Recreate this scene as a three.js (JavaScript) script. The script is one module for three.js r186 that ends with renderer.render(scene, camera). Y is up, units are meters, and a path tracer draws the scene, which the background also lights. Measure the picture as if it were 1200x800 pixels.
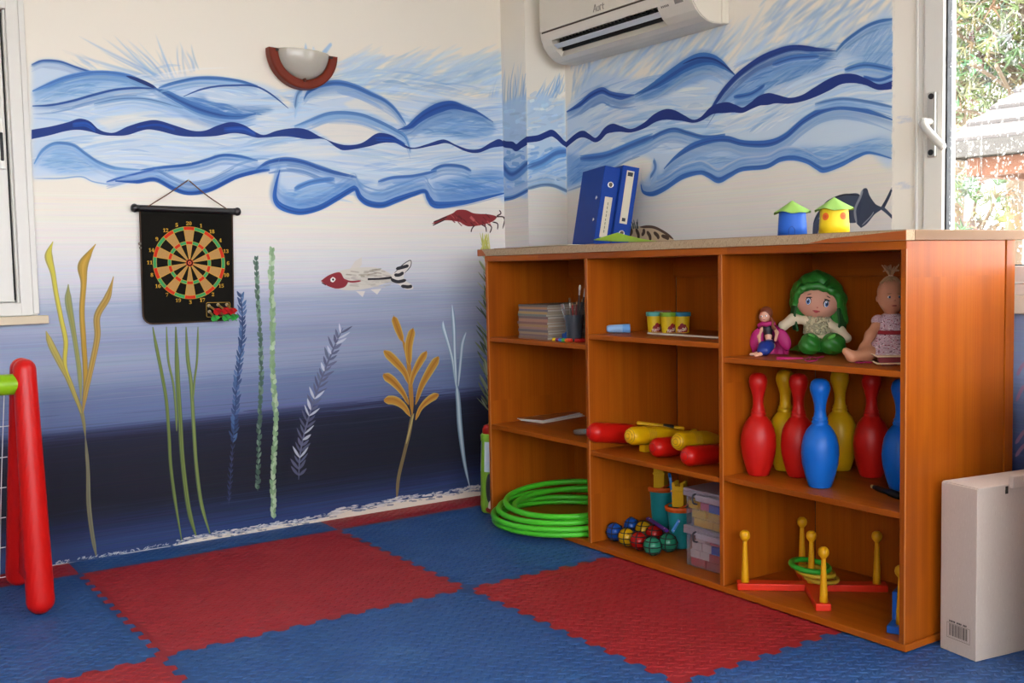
import * as THREE from 'three';
import { RoundedBoxGeometry } from 'three/addons/geometries/RoundedBoxGeometry.js';
import { MarchingCubes } from 'three/addons/objects/MarchingCubes.js';
import { mergeGeometries, mergeVertices } from 'three/addons/utils/BufferGeometryUtils.js';

// ───────── camera, sky, sun, exposure ─────────
const scene = new THREE.Scene();
const camera = new THREE.PerspectiveCamera(35.91, 1.5, 0.05, 200);
camera.position.set(-0.79, 1.0511, 3.9071);
camera.rotation.set(-0.0703, -0.5992, -0.0206, 'YXZ');
scene.add(camera); camera.updateMatrixWorld(true);
const renderer = new THREE.WebGLRenderer();
renderer.toneMapping = THREE.LinearToneMapping;
renderer.toneMappingExposure = 11.5;
renderer.shadowMap.enabled = true;
scene.background = new THREE.Color().setRGB(0.95, 1.0, 1.06);   // evenly bright hazy daylight sky
const sun = new THREE.DirectionalLight(0xfff4e6, 0.8);
sun.position.set(-5, 14, -8); sun.castShadow = true;
Object.assign(sun.shadow.camera, { left: -14, right: 20, top: 16, bottom: -16, near: 0.5, far: 60 });
scene.add(sun); scene.add(sun.target);

// ───────── small helpers ─────────
let seed = 20240611;
const rnd = () => { seed = (seed + 0x6d2b79f5) | 0; let t = Math.imul(seed ^ (seed >>> 15), 1 | seed); t = (t + Math.imul(t ^ (t >>> 7), 61 | t)) ^ t; return ((t ^ (t >>> 14)) >>> 0) / 4294967296; };
const rr = (a, b) => a + (b - a) * rnd();
const V = (x, y, z) => new THREE.Vector3(x, y, z);
const F = 400 / Math.tan(THREE.MathUtils.degToRad(35.91 / 2));
// a photograph pixel gives a direction; the plane that the thing touches gives its distance
const rayOf = (u, v) => V((u - 600) / F, -(v - 400) / F, -1).applyQuaternion(camera.quaternion);
const onPlane = (axis) => (u, v, value) => { const d = rayOf(u, v), t = (value - camera.position[axis]) / d[axis]; return camera.position.clone().addScaledVector(d, t); };
const onX = onPlane('x'), onY = onPlane('y'), onZ = onPlane('z');

const taken = new Map();
const numbered = (name) => { const n = taken.get(name) ?? 0; taken.set(name, n + 1); return n ? name + '_' + String(n).padStart(3, '0') : name; };
const shadowed = (m) => { m.castShadow = true; m.receiveShadow = true; return m; };
function part(name, geo, mat, parent, label) {
  const g = Array.isArray(geo) ? merge(geo) : geo, m = shadowed(new THREE.Mesh(g, mat)); m.name = name; parent.add(m);
  if (label) m.userData.label = label;
  return m;
}
function merge(list) {
  const gs = list.map((g) => { const h = g.index ? g.toNonIndexed() : g.clone(); for (const k of Object.keys(h.attributes)) if (!['position', 'normal', 'uv'].includes(k)) h.deleteAttribute(k);
    if (!h.attributes.uv) h.setAttribute('uv', new THREE.BufferAttribute(new Float32Array(h.attributes.position.count * 2), 2)); return h; });
  return mergeGeometries(gs);
}
function thing(name, label, category, pos = [0, 0, 0], turn = 0, group) {
  const o = new THREE.Group(); o.name = numbered(name); scene.add(o); o.position.set(...(pos.isVector3 ? pos.toArray() : pos)); o.rotation.y = turn;
  o.userData = { label, category }; if (group) o.userData.group = group; return o;
}
function solo(name, geo, mat, label, category, group) { const m = part(numbered(name), geo, mat, scene); m.userData = { label, category }; if (group) m.userData.group = group; return m; }
function struct(name, geo, mat, label) { const m = part(name, geo, mat, scene); m.userData = { kind: 'structure' }; if (label) m.userData.label = label; return m; }
function dup(o, pos, turn, label, group) { const c = o.clone(); c.name = numbered(o.name.replace(/_\d{3}$/, '')); scene.add(c); c.position.set(...(pos.isVector3 ? pos.toArray() : pos)); c.rotation.y = turn ?? o.rotation.y; c.userData = { ...o.userData, label: label ?? o.userData.label }; if (group) c.userData.group = group; return c; }

const T = (g, x, y, z) => g.translate(x, y, z);
function rbox(w, h, d, r = 0.002, s = 2) { return new RoundedBoxGeometry(w, h, d, s, Math.min(r, w / 2.01, h / 2.01, d / 2.01)); }
const bx = (x0, x1, y0, y1, z0, z1, r = 0.0015) => T(rbox(x1 - x0, y1 - y0, z1 - z0, r), (x0 + x1) / 2, (y0 + y1) / 2, (z0 + z1) / 2);
const plainBox = (x0, x1, y0, y1, z0, z1) => T(new THREE.BoxGeometry(x1 - x0, y1 - y0, z1 - z0), (x0 + x1) / 2, (y0 + y1) / 2, (z0 + z1) / 2);
const cyl = (r0, r1, h, s = 20) => new THREE.CylinderGeometry(r1, r0, h, s);              // r0 bottom, r1 top
const ball = (r, s = 20) => new THREE.SphereGeometry(r, s, Math.round(s * 0.7));
const lathe = (pts, s = 32) => new THREE.LatheGeometry(pts.map(([r, y]) => new THREE.Vector2(r, y)), s);
const tube = (pts, r, n = 40, s = 8, closed = false) => new THREE.TubeGeometry(new THREE.CatmullRomCurve3(pts.map((p) => p.isVector3 ? p : V(...p)), closed), n, r, s, closed);
const bar = (a, b, r, s = 10) => { const d = b.clone().sub(a), g = new THREE.CylinderGeometry(r, r, d.length(), s); g.applyQuaternion(new THREE.Quaternion().setFromUnitVectors(V(0, 1, 0), d.normalize())); return g.translate(...a.clone().add(b).multiplyScalar(0.5).toArray()); };
function extrude(pts, depth, bevel = 0, seg = 1, holes = []) {
  const sh = new THREE.Shape(pts.map(([x, y]) => new THREE.Vector2(x, y))); for (const h of holes) sh.holes.push(new THREE.Path(h.map(([x, y]) => new THREE.Vector2(x, y))));
  return new THREE.ExtrudeGeometry(sh, { depth, bevelEnabled: bevel > 0, bevelThickness: bevel, bevelSize: bevel, bevelOffset: -bevel, bevelSegments: seg, curveSegments: 12 });
}
// uv in metres, v along the grain
function metreUV(g, grain = 'y') {
  g = g.index ? g.toNonIndexed() : g; const p = g.attributes.position, n = g.attributes.normal, uv = new Float32Array(p.count * 2), ou = rnd() * 3, ov = rnd() * 3, ax = ['x', 'y', 'z'];
  for (let i = 0; i < p.count; i += 3) {
    let nx = 0, ny = 0, nz = 0; for (let k = 0; k < 3; k++) { nx += Math.abs(n.getX(i + k)); ny += Math.abs(n.getY(i + k)); nz += Math.abs(n.getZ(i + k)); }
    const face = nx >= ny && nx >= nz ? 'x' : ny >= nz ? 'y' : 'z', rest = ax.filter((a) => a !== face), va = rest.includes(grain) ? grain : rest[0], ua = rest.find((a) => a !== va);
    for (let k = 0; k < 3; k++) { const q = { x: p.getX(i + k), y: p.getY(i + k), z: p.getZ(i + k) }; uv[(i + k) * 2] = q[ua] + ou; uv[(i + k) * 2 + 1] = q[va] + ov; }
  }
  g.setAttribute('uv', new THREE.BufferAttribute(uv, 2)); return g;
}
function canvas(w, h, draw) { const c = document.createElement('canvas'); c.width = w; c.height = h; draw(c.getContext('2d'), w, h); return c; }
function tex(c, srgb = true, repeat) { const t = new THREE.CanvasTexture(c); if (srgb) t.colorSpace = THREE.SRGBColorSpace; t.magFilter = THREE.LinearFilter; if (repeat) { t.wrapS = t.wrapT = THREE.RepeatWrapping; t.repeat.set(...repeat); } return t; }
const std = (color, rough = 0.6, extra = {}) => new THREE.MeshStandardMaterial({ color, roughness: rough, ...extra });
const plastic = (color, rough = 0.35, extra = {}) => new THREE.MeshPhysicalMaterial({ color, roughness: rough, specularIntensity: 0.6, ...extra });

// organic bodies: tapered capsules joined by a smooth minimum
function blob(bones, k, size, centre, res) {
  const mc = new MarchingCubes(res, new THREE.MeshStandardMaterial(), false, false, 90000), h = mc.halfsize; mc.isolation = 0;
  const B = bones.map(([a, ra, b, rb]) => { b = b ?? a; rb = rb ?? ra; const d = [b[0] - a[0], b[1] - a[1], b[2] - a[2]]; return { a, d, l: d[0] * d[0] + d[1] * d[1] + d[2] * d[2] || 1e-9, ra, rb }; });
  for (let z = 0; z < res; z++) for (let y = 0; y < res; y++) for (let x = 0; x < res; x++) {
    const px = (x - h) / h * size + centre[0], py = (y - h) / h * size + centre[1], pz = (z - h) / h * size + centre[2]; let d = 1e3;
    for (const o of B) {
      const qx = px - o.a[0], qy = py - o.a[1], qz = pz - o.a[2], t = Math.max(0, Math.min(1, (qx * o.d[0] + qy * o.d[1] + qz * o.d[2]) / o.l));
      const e = Math.hypot(qx - o.d[0] * t, qy - o.d[1] * t, qz - o.d[2] * t) - (o.ra + (o.rb - o.ra) * t), m = Math.max(k - Math.abs(d - e), 0) / k; d = Math.min(d, e) - m * m * k * 0.25;
    }
    mc.field[x + y * res + z * res * res] = -d;
  }
  mc.update();
  let g = new THREE.BufferGeometry(); g.setAttribute('position', new THREE.BufferAttribute(mc.positionArray.slice(0, mc.count * 3), 3));
  g = mergeVertices(g, 1e-5); g.scale(size, size, size); g.translate(...centre); g.computeVertexNormals();
  g.setAttribute('uv', new THREE.BufferAttribute(new Float32Array(g.attributes.position.count * 2), 2)); return g;
}

// ───────── measures of the place (metres; top of the mats is y = 0) ─────────
const ZW = -0.174, XR = 2.19, XCOL = 1.97, ZCOL = 0.017, CEIL = 2.75, XL = -3.9, ZR = 6.2, FLOOR = -0.02;

// ───────── the painted walls ─────────
// Mural strokes are given in photograph pixels and carried onto the wall they are painted on.
function painter(ctx, map) {   // map(u, v) -> canvas point
  const sc = (u, v) => { const a = map(u, v), b = map(u + 2, v), c = map(u, v + 2); return (Math.hypot(b[0] - a[0], b[1] - a[1]) + Math.hypot(c[0] - a[0], c[1] - a[1])) / 4; };
  const smooth = (pts, n = 8) => { const out = []; for (let i = 0; i < pts.length - 1; i++) { const p0 = pts[Math.max(i - 1, 0)], p1 = pts[i], p2 = pts[i + 1], p3 = pts[Math.min(i + 2, pts.length - 1)];
    for (let s = 0; s < n; s++) { const t = s / n, t2 = t * t, t3 = t2 * t; out.push(p1.map((_, k) => 0.5 * (2 * p1[k] + (p2[k] - p0[k]) * t + (2 * p0[k] - 5 * p1[k] + 4 * p2[k] - p3[k]) * t2 + (3 * p1[k] - p0[k] - 3 * p2[k] + p3[k]) * t3))); } } out.push(pts[pts.length - 1]); return out; };
  const P = { map, smooth, sc, soft: [] };
  P.fill = (pts, color, alpha = 1, soft = true) => { ctx.globalAlpha = alpha; ctx.fillStyle = color; ctx.beginPath(); (soft ? smooth(pts, 6) : pts).forEach(([u, v], i) => { const q = map(u, v); i ? ctx.lineTo(...q) : ctx.moveTo(...q); }); ctx.closePath(); ctx.fill(); ctx.globalAlpha = 1; };
  P.line = (pts, w, color, alpha = 1, taper = true) => {   // pts [u, v, width factor]
    const s = smooth(pts.map((p) => [p[0], p[1], p[2] ?? 1])), L = [], R = [];
    s.forEach((p, i) => { const a = map(...(s[i - 1] ?? p)), b = map(...(s[i + 1] ?? p)), q = map(p[0], p[1]), d = Math.hypot(b[0] - a[0], b[1] - a[1]) || 1, e = i / (s.length - 1);
      const hw = Math.max(0.3, 0.5 * w * p[2] * sc(p[0], p[1]) * (taper ? Math.min(1, 0.25 + 5 * Math.min(e, 1 - e)) : 1)), nx = -(b[1] - a[1]) / d, ny = (b[0] - a[0]) / d; L.push([q[0] + nx * hw, q[1] + ny * hw]); R.unshift([q[0] - nx * hw, q[1] - ny * hw]); });
    ctx.globalAlpha = alpha; ctx.fillStyle = color; ctx.beginPath(); [...L, ...R].forEach((q, i) => i ? ctx.lineTo(...q) : ctx.moveTo(...q)); ctx.closePath(); ctx.fill(); ctx.globalAlpha = 1;
  };
  const jit = (c, j) => { const o = rr(-j, j); return `rgb(${c.map((x) => Math.round(Math.max(0, Math.min(255, x + o + rr(-j, j) * 0.18)))).join(',')})`; };
  P.jit = jit;
  P.underlay = (draw) => { { const main = ctx, c = document.createElement('canvas'); c.width = c.height = 4; ctx = c.getContext('2d'); draw(); ctx = main; } const list = P.soft.splice(0); P.layer(5, () => { for (const a of list) P.line(...a); }); draw(); P.soft.length = 0; };
  // a stroke built of many bristle marks
  P.brush = (pts, w, color, n = 10, alpha = 0.35, spread = 0.8, j = 22) => { for (let i = 0; i < n; i++) { const o = rr(-0.5, 0.5) * w * spread, t0 = rr(0, 0.35), t1 = rr(0.65, 1), m = Math.max(2, pts.length), a = Math.floor(t0 * (m - 1)), b = Math.max(a + 1, Math.ceil(t1 * (m - 1)));
    const sub = pts.slice(a, b + 1).map((p) => [p[0] + rr(-0.6, 0.6), p[1] + o + rr(-0.6, 0.6), p[2] ?? 1]); if (sub.length > 1) P.line(sub, w * rr(0.12, 0.4), jit(color, j), alpha * rr(0.5, 1.2)); } };
  // both: body, then bristles
  P.layer = (blur, draw) => { const main = ctx, c = document.createElement('canvas'); c.width = main.canvas.width; c.height = main.canvas.height; ctx = c.getContext('2d'); draw(); ctx = main; ctx.filter = `blur(${blur}px)`; ctx.globalAlpha = 1; ctx.drawImage(c, 0, 0); ctx.filter = 'none'; };
  P.wave = (pts, w, color, alpha = 0.85, side = 1) => {
    P.soft.push([pts.map((p) => [p[0], p[1] + side * w * 0.9, p[2] ?? 1]), w * 2.6, jit(mix(color, SOFT, 0.35), 6), 0.5 * alpha]);
    for (let i = 0; i < 16; i++) { const o = Math.pow(rnd(), 1.5) * (5 + w * 2.2), m = pts.length, a = Math.floor(rr(0, 0.5) * (m - 1)), b = Math.max(a + 1, Math.ceil(rr(0.5, 1) * (m - 1))), sub = pts.slice(a, b + 1).map((p) => [p[0] + rr(-1, 1), p[1] + side * o + rr(-0.8, 0.8), p[2] ?? 1]); P.line(sub, rr(1, 3.2), jit(mix(color, rnd() < 0.35 ? WHITE : PALE, rr(0.15, 0.85)), 10), rr(0.2, 0.5)); }
    P.line(pts, w * 1.12, jit(color, 4), alpha); P.brush(pts, w * 1.2, color, 10, 0.4, 1, 26); P.brush(pts, w * 0.9, mix(color, [20, 44, 110], 0.5), 5, 0.35, 0.6, 12);
  };
  // an area laid in with many soft strokes; the outline stays ragged
  P.body = (poly, color, alpha = 0.8, n = 90, len = [14, 46]) => {
    ctx.filter = 'blur(7px)'; P.fill(poly, jit(color, 2), alpha * 0.62); ctx.filter = 'none';
    const us = poly.map((p) => p[0]), vs = poly.map((p) => p[1]), u0 = Math.min(...us), u1 = Math.max(...us), v0 = Math.min(...vs), v1 = Math.max(...vs), inside = (u, v) => { let c = false; for (let i = 0, j = poly.length - 1; i < poly.length; j = i++) if ((poly[i][1] > v) !== (poly[j][1] > v) && u < (poly[j][0] - poly[i][0]) * (v - poly[i][1]) / (poly[j][1] - poly[i][1]) + poly[i][0]) c = !c; return c; };
    let ax = 0, best = 0; for (const p of poly) for (const q of poly) { const d = Math.hypot(p[0] - q[0], p[1] - q[1]); if (d > best) { best = d; ax = Math.atan2(q[1] - p[1], q[0] - p[0]); } } if (Math.cos(ax) < 0) ax += Math.PI;
    for (let i = 0, k = 0; i < n && k < n * 12; k++) { const u = rr(u0, u1), v = rr(v0, v1), l = rr(...len), a = ax + rr(-0.22, 0.22); if (!inside(u, v) || !inside(u + Math.cos(a) * l * 0.8, v + Math.sin(a) * l * 0.8)) continue; i++; const t = rnd(), c = t < 0.3 ? mix(color, WHITE, rr(0.3, 0.8)) : t < 0.55 ? mix(color, PALE, rr(0.2, 0.7)) : t < 0.8 ? color : mix(color, [40, 92, 170], rr(0.1, 0.45)); P.line([[u, v, 0.5], [u + Math.cos(a) * l / 2, v + Math.sin(a) * l / 2 - rr(0, 2), 1], [u + Math.cos(a) * l, v + Math.sin(a) * l, 0.3]], rr(0.8, 3.4), jit(c, 8), rr(0.25, 0.6) * alpha); }
  };
  return P;
}
const mix = (a, b, t) => a.map((x, i) => x + (b[i] - x) * t);
function stops(table, y) { if (y >= table[0][0]) return table[0][1]; for (let i = 1; i < table.length; i++) if (y >= table[i][0]) return mix(table[i][1], table[i - 1][1], (y - table[i][0]) / (table[i - 1][0] - table[i][0])); return table[table.length - 1][1]; }
const CREAM = [236, 228, 214];
// sea colours of the mural from the pale surface down to the dark bottom, laid with a wide flat brush
const SEA = [[1.36, CREAM], [1.2, [230, 224, 216]], [1.1, [218, 216, 218]], [1.02, [206, 206, 214]], [0.97, [186, 190, 206]], [0.93, [158, 168, 194]], [0.86, [160, 168, 192]], [0.80, [138, 148, 178]], [0.74, [150, 160, 186]], [0.68, [142, 153, 182]], [0.62, [112, 126, 162]], [0.56, [104, 118, 158]], [0.5, [96, 110, 152]], [0.475, [50, 58, 94]], [0.44, [26, 29, 54]], [0.33, [20, 22, 41]], [0.2, [18, 20, 38]], [0.12, [28, 38, 74]], [0.05, [42, 62, 112]], [0, [40, 60, 108]]];
function seaWash(ctx, W, H, toPx, x0, x1, table, yTop) {   // toPx(a, y)
  ctx.fillStyle = `rgb(${CREAM.join(',')})`; ctx.fillRect(0, 0, W, H);
  const pxm = W / (x1 - x0), dy = 0.004;
  for (let y = yTop; y > -0.01; y -= dy) { const c = stops(table, y); ctx.fillStyle = `rgb(${c.map(Math.round).join(',')})`; const q = toPx(x0, y); ctx.fillRect(0, q[1] - 1, W, dy * pxm + 2); }
  for (let i = 0; i < 6400; i++) { const y = rr(0, yTop), c = stops(table, y + (rnd() < 0.3 ? rr(-0.085, 0.085) : rr(-0.03, 0.03)) * (y > 0.42 && y < 0.52 ? 0.5 : 1)), l = rr(0.06, 0.7), a = rr(x0 - 0.2, x1), q = toPx(a, y), t = rr(0.0015, 0.006) * pxm;
    ctx.globalAlpha = rr(0.12, 0.5); ctx.fillStyle = `rgb(${c.map((v) => Math.round(Math.max(0, Math.min(255, v + rr(-9, 9))))).join(',')})`; ctx.beginPath(); ctx.ellipse(q[0] + l * pxm / 2, q[1], l * pxm / 2, t / 2, rr(-0.012, 0.012), 0, 6.3); ctx.fill(); }
  ctx.globalAlpha = 1;
}
const NAVY = [22, 50, 122], DEEP = [36, 84, 164], MID = [78, 130, 196], SOFT = [134, 174, 218], PALE = [178, 206, 232], WHITE = [226, 228, 228];
function spray(P, list, color = SOFT, w = 2.2, alpha = 0.5) { for (const [u, v, du, dv, n] of list) for (let i = 0; i < (n ?? 1); i++) { const a = u + rr(-6, 6), b = v + rr(-4, 4), k = rr(0.6, 1.15); P.line([[a, b, 1], [a + du * k * 0.5 + rr(-3, 3), b + dv * k * 0.5 + rr(-2, 2), 0.8], [a + du * k, b + dv * k, 0.15]], w * rr(0.5, 1.3), P.jit(color, 18), alpha * rr(0.4, 1)); } }
function streaks(P, box, n, dir, color, w, alpha, len) { for (let i = 0; i < n; i++) { const u = rr(box[0], box[2]), v = rr(box[1], box[3]), l = rr(...len), a = dir + rr(-0.22, 0.22); P.line([[u, v, 0.6], [u + Math.cos(a) * l / 2, v + Math.sin(a) * l / 2 + rr(-1.5, 1.5), 1], [u + Math.cos(a) * l, v + Math.sin(a) * l, 0.3]], w * rr(0.5, 1.4), P.jit(color, 16), alpha * rr(0.4, 1)); } }

function backMural(ctx, W, H) {
  const x0 = -0.1, x1 = XCOL, y1 = 2.2, m = W / (x1 - x0), toPx = (x, y) => [(x - x0) * m, (y1 - y) * m];
  seaWash(ctx, W, H, toPx, x0, x1, SEA, 1.36);
  const P = painter(ctx, (u, v) => { const p = onZ(u, v, ZW); return toPx(p.x, p.y); });
  // foam and spray above the waves
  P.layer(1.6, () => {
  spray(P, [[180, 92, -95, -28, 8], [185, 92, -85, -42, 8], [190, 94, -60, -44, 7], [192, 95, -50, -50, 6], [197, 94, -38, -40, 5], [200, 92, -22, -52, 3], [205, 92, -12, -28, 6], [215, 88, -4, -34, 3], [228, 82, -14, -34, 4], [232, 80, -8, -28, 3], [110, 78, -24, -14, 8]], SOFT, 2.2, 0.42);
  streaks(P, [388, 72, 575, 112], 330, -0.42, PALE, 4, 0.34, [16, 50]); streaks(P, [396, 84, 580, 118], 110, -0.32, SOFT, 2.6, 0.26, [14, 40]); spray(P, [[580, 118, 6, -26, 8], [588, 115, 2, -22, 6]], SOFT, 2.4, 0.5);
  P.fill([[356, 61], [358, 50], [361, 61]], 'rgb(168,198,226)', 0.9, false); P.fill([[376, 62], [386, 51], [388, 50], [389, 53], [383, 62]], 'rgb(160,192,224)', 0.9, false); P.fill([[364, 63], [367, 54], [371, 62]], 'rgb(196,214,230)', 0.7, false);
  });
  // pale body of the waves
  const top = [[37, 77], [55, 71], [72, 73], [92, 81], [115, 85], [150, 88], [175, 97], [197, 93], [225, 90], [260, 92], [300, 97], [322, 104], [340, 116], [352, 112], [372, 101], [395, 97], [420, 101], [445, 112], [462, 118], [485, 112], [515, 110], [545, 116], [575, 114], [593, 118]];
  const bottom = [[593, 229], [580, 230], [548, 237], [515, 240], [505, 236], [498, 225], [478, 229], [450, 239], [430, 237], [420, 226], [412, 222], [395, 231], [375, 242], [350, 248], [330, 243], [322, 230], [324, 214], [322, 204], [300, 203], [275, 208], [250, 221], [225, 226], [200, 217], [180, 210], [150, 215], [125, 217], [105, 211], [90, 206], [60, 208], [37, 209]];
  ctx.filter = 'blur(8px)'; P.fill([...top, ...bottom], 'rgb(190,210,232)', 0.88); ctx.filter = 'none';
  for (let i = 0; i < 760; i++) { const u = rr(36, 588), k = rnd(), v = 92 + k * 136 + 12 * Math.sin(u / 40), l = rr(25, 90), a = 0.16 * Math.sin(u / 34 + k * 4), inside = v < 205 || (u > 322 && v < 230 && u < 400); if (!inside) continue; const c = rnd() < 0.45 ? WHITE : rnd() < 0.62 ? PALE : SOFT; P.line([[u, v, 0.5], [u + l / 2, v + a * l / 2 - 2, 1], [u + l, v + a * l, 0.3]], rr(1.2, 4.5), P.jit(c, 12), rr(0.2, 0.55)); }
  // bare plaster showing between waves
  ctx.filter = 'blur(5px)';
  P.fill([[358, 146], [385, 142], [408, 138], [430, 143], [448, 152], [440, 158], [425, 166], [405, 169], [390, 165], [374, 156]], 'rgb(234,226,214)', 0.85);
  P.fill([[402, 121], [425, 113], [445, 117], [462, 132], [470, 146], [455, 142], [430, 130], [410, 127]], 'rgb(232,226,216)', 0.7); P.fill([[322, 108], [336, 116], [346, 126], [336, 124]], 'rgb(234,226,214)', 0.8);
  P.fill([[110, 140], [150, 134], [200, 138], [240, 140], [255, 143], [238, 150], [205, 145], [185, 140], [150, 146], [128, 152]], 'rgb(234,228,218)', 0.6); P.fill([[290, 175], [330, 168], [375, 172], [400, 180], [370, 186], [330, 178]], 'rgb(230,228,222)', 0.5);
  ctx.filter = 'none';
  // blue bodies
  P.body([[40, 108], [75, 93], [115, 86], [150, 90], [172, 100], [140, 103], [95, 112], [60, 120], [40, 122]], [117, 162, 211], 0.75);
  P.body([[195, 108], [215, 114], [238, 112], [246, 120], [270, 124], [300, 125], [320, 128], [300, 135], [272, 137], [240, 130], [215, 119]], [67, 118, 186], 0.9);
  P.body([[480, 150], [502, 135], [530, 126], [560, 134], [580, 146], [574, 160], [548, 164], [522, 158], [500, 160]], [103, 151, 207], 0.8);
  P.body([[44, 195], [56, 174], [75, 170], [98, 182], [120, 194], [110, 204], [70, 204]], [117, 164, 215], 0.7);
  P.body([[326, 214], [345, 226], [370, 222], [400, 214], [440, 212], [420, 220], [395, 230], [360, 244], [335, 240]], [86, 141, 207], 0.7);
  P.body([[505, 214], [540, 206], [588, 200], [590, 226], [548, 234], [516, 236]], [81, 136, 205], 0.8);
  P.body([[430, 228], [450, 234], [478, 224], [500, 216], [470, 214]], [100, 153, 213], 0.7);
  // drawn lines, each over a broad soft stroke
  const lines = () => {
  P.wave([[37, 76], [50, 71], [70, 72], [90, 79], [110, 85], [130, 86]], 2, [62, 104, 172]);
  P.wave([[38, 107], [55, 100], [75, 92], [95, 87], [115, 85], [135, 86], [150, 89], [165, 95], [182, 103]], 4.5, MID);
  P.line([[148, 89, 0.6], [160, 93, 1], [172, 98, 1.1], [184, 104, 0.7]], 4.2, 'rgb(24,48,112)', 0.95);
  P.wave([[180, 103, 0.6], [195, 109, 1], [212, 118, 1.2], [232, 127, 1.4], [252, 133, 1.3], [268, 136, 1], [284, 136, 0.8], [300, 133, 0.5]], 6.5, [64, 112, 180]);
  P.wave([[38, 124], [60, 123], [85, 118], [110, 111], [135, 105], [160, 103], [182, 104]], 2.2, [46, 88, 158]);
  P.wave([[110, 122], [135, 117], [155, 115], [175, 117], [200, 123], [215, 127]], 4, SOFT, 0.7);
  P.wave([[186, 103], [205, 97], [230, 92], [255, 92], [280, 95], [302, 101]], 3.2, MID);
  P.line([[215, 113], [235, 105], [255, 101], [275, 100], [292, 100], [305, 103], [320, 112], [338, 127]], 2, 'rgb(34,70,144)', 0.9);
  P.wave([[40, 192], [50, 176], [65, 168], [85, 170], [100, 180], [115, 190], [135, 197], [165, 199]], 3.4, [98, 146, 204], 0.8);
  P.wave([[165, 199], [190, 196], [220, 193], [240, 188], [260, 182], [280, 183], [302, 188]], 3, [58, 110, 184]);
  P.wave([[125, 213], [145, 207], [165, 202], [182, 198]], 2, [62, 106, 186]);
  P.wave([[346, 126], [348, 112], [354, 104]], 5, SOFT, 0.6);
  P.wave([[356, 116, 0.6], [362, 107, 1], [375, 100, 1.1], [395, 97, 1.3], [415, 101, 1.2], [435, 110, 1], [450, 117, 0.8], [462, 127, 0.7], [472, 140, 0.5], [476, 146, 0.4]], 4.2, [70, 118, 188]);
  P.wave([[345, 148], [365, 140], [385, 133], [405, 132], [425, 135], [445, 143], [463, 152], [475, 160], [481, 176]], 3.4, [92, 140, 200], 0.75);
  P.wave([[466, 152, 0.4], [480, 148, 0.9], [490, 140, 1.2], [500, 133, 1.4], [515, 126, 1.6], [530, 123, 1.3], [545, 127, 0.8], [560, 132, 0.5], [578, 143, 0.3]], 6, [34, 82, 160]);
  P.wave([[300, 199], [315, 190], [335, 187], [355, 190], [375, 197], [392, 202], [418, 208]], 4, [50, 96, 170]);
  P.wave([[505, 200], [520, 194], [540, 195], [552, 200]], 2.6, [70, 118, 188]); P.wave([[443, 213], [460, 208], [485, 206], [512, 200]], 3, [76, 126, 198]); P.wave([[345, 221], [365, 213], [392, 209]], 5, [86, 138, 204], 0.7);
  P.wave([[135, 212], [160, 213], [182, 210], [204, 221], [222, 226], [246, 222], [275, 208], [300, 201], [316, 199]], 4, [40, 92, 172], 0.9, -1);
  P.wave([[328, 199, 0.6], [324, 214, 1], [322, 230, 1.1], [327, 240, 1.2], [340, 246, 1.2], [355, 248, 1.1], [375, 243, 1], [395, 232, 1], [410, 223, 0.9], [417, 221, 0.8], [422, 231, 1], [432, 238, 1.1], [448, 240, 1], [465, 234, 1], [485, 227, 0.8], [498, 224, 0.7], [503, 233, 1], [512, 240, 1.2], [545, 237, 1], [580, 229, 0.8], [592, 226, 0.7]], 5.6, [42, 96, 176], 0.95, -1);
  P.line([[40, 209], [70, 209], [95, 207], [110, 213], [135, 217]], 1.6, 'rgb(120,160,206)', 0.8);
  }; P.underlay(lines);
  // the dark navy ribbon
  const up = [[37, 152], [60, 148], [80, 143], [93, 139], [105, 142], [115, 151], [125, 155], [135, 155], [150, 148], [170, 142], [185, 141], [205, 147], [225, 153], [240, 153], [255, 147], [270, 143], [285, 146], [300, 155], [310, 158], [325, 153], [345, 150], [360, 152], [375, 160], [395, 168], [410, 170], [425, 167], [440, 157], [450, 156], [462, 160], [475, 170], [485, 173], [500, 169], [515, 164], [523, 164], [535, 170], [550, 175], [563, 174], [575, 167], [585, 163], [592, 168]];
  const lo = [[592, 171], [577, 173], [560, 179], [545, 177], [525, 168], [510, 170], [490, 174], [478, 174], [465, 168], [455, 167], [445, 168], [430, 172], [405, 176], [395, 173], [380, 163], [360, 163], [340, 160], [325, 160], [310, 161], [300, 161], [285, 157], [272, 156], [255, 159], [240, 160], [220, 160], [205, 158], [185, 153], [170, 152], [150, 158], [135, 159], [120, 158], [105, 154], [90, 152], [75, 154], [60, 158], [37, 163]];
  P.fill([...up, ...lo], 'rgb(26,52,124)', 0.97); P.brush([[85, 147], [100, 146], [112, 153]], 6, [32, 90, 180], 8, 0.5); P.brush([[160, 150], [185, 147], [205, 153]], 6, [30, 78, 170], 8, 0.5); P.brush([[262, 152], [285, 152], [300, 158]], 6, [30, 78, 170], 8, 0.5); P.brush([[440, 163], [460, 164], [475, 171]], 6, [34, 84, 176], 8, 0.5);
  // water plants
  const blade = (pts, w, c, o) => { P.line(pts, w * 1.25, P.jit(mix(c, o ?? [110, 100, 60], 0.55), 6), 0.9); P.line(pts.map((p) => [p[0] + 0.3, p[1], p[2]]), w * 0.8, P.jit(c, 8), 0.95); P.brush(pts, w * 0.8, c, 6, 0.45, 0.8, 34); };
  const YEL = [204, 188, 72], OCH = [190, 150, 58], OLV = [150, 148, 84];
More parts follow.
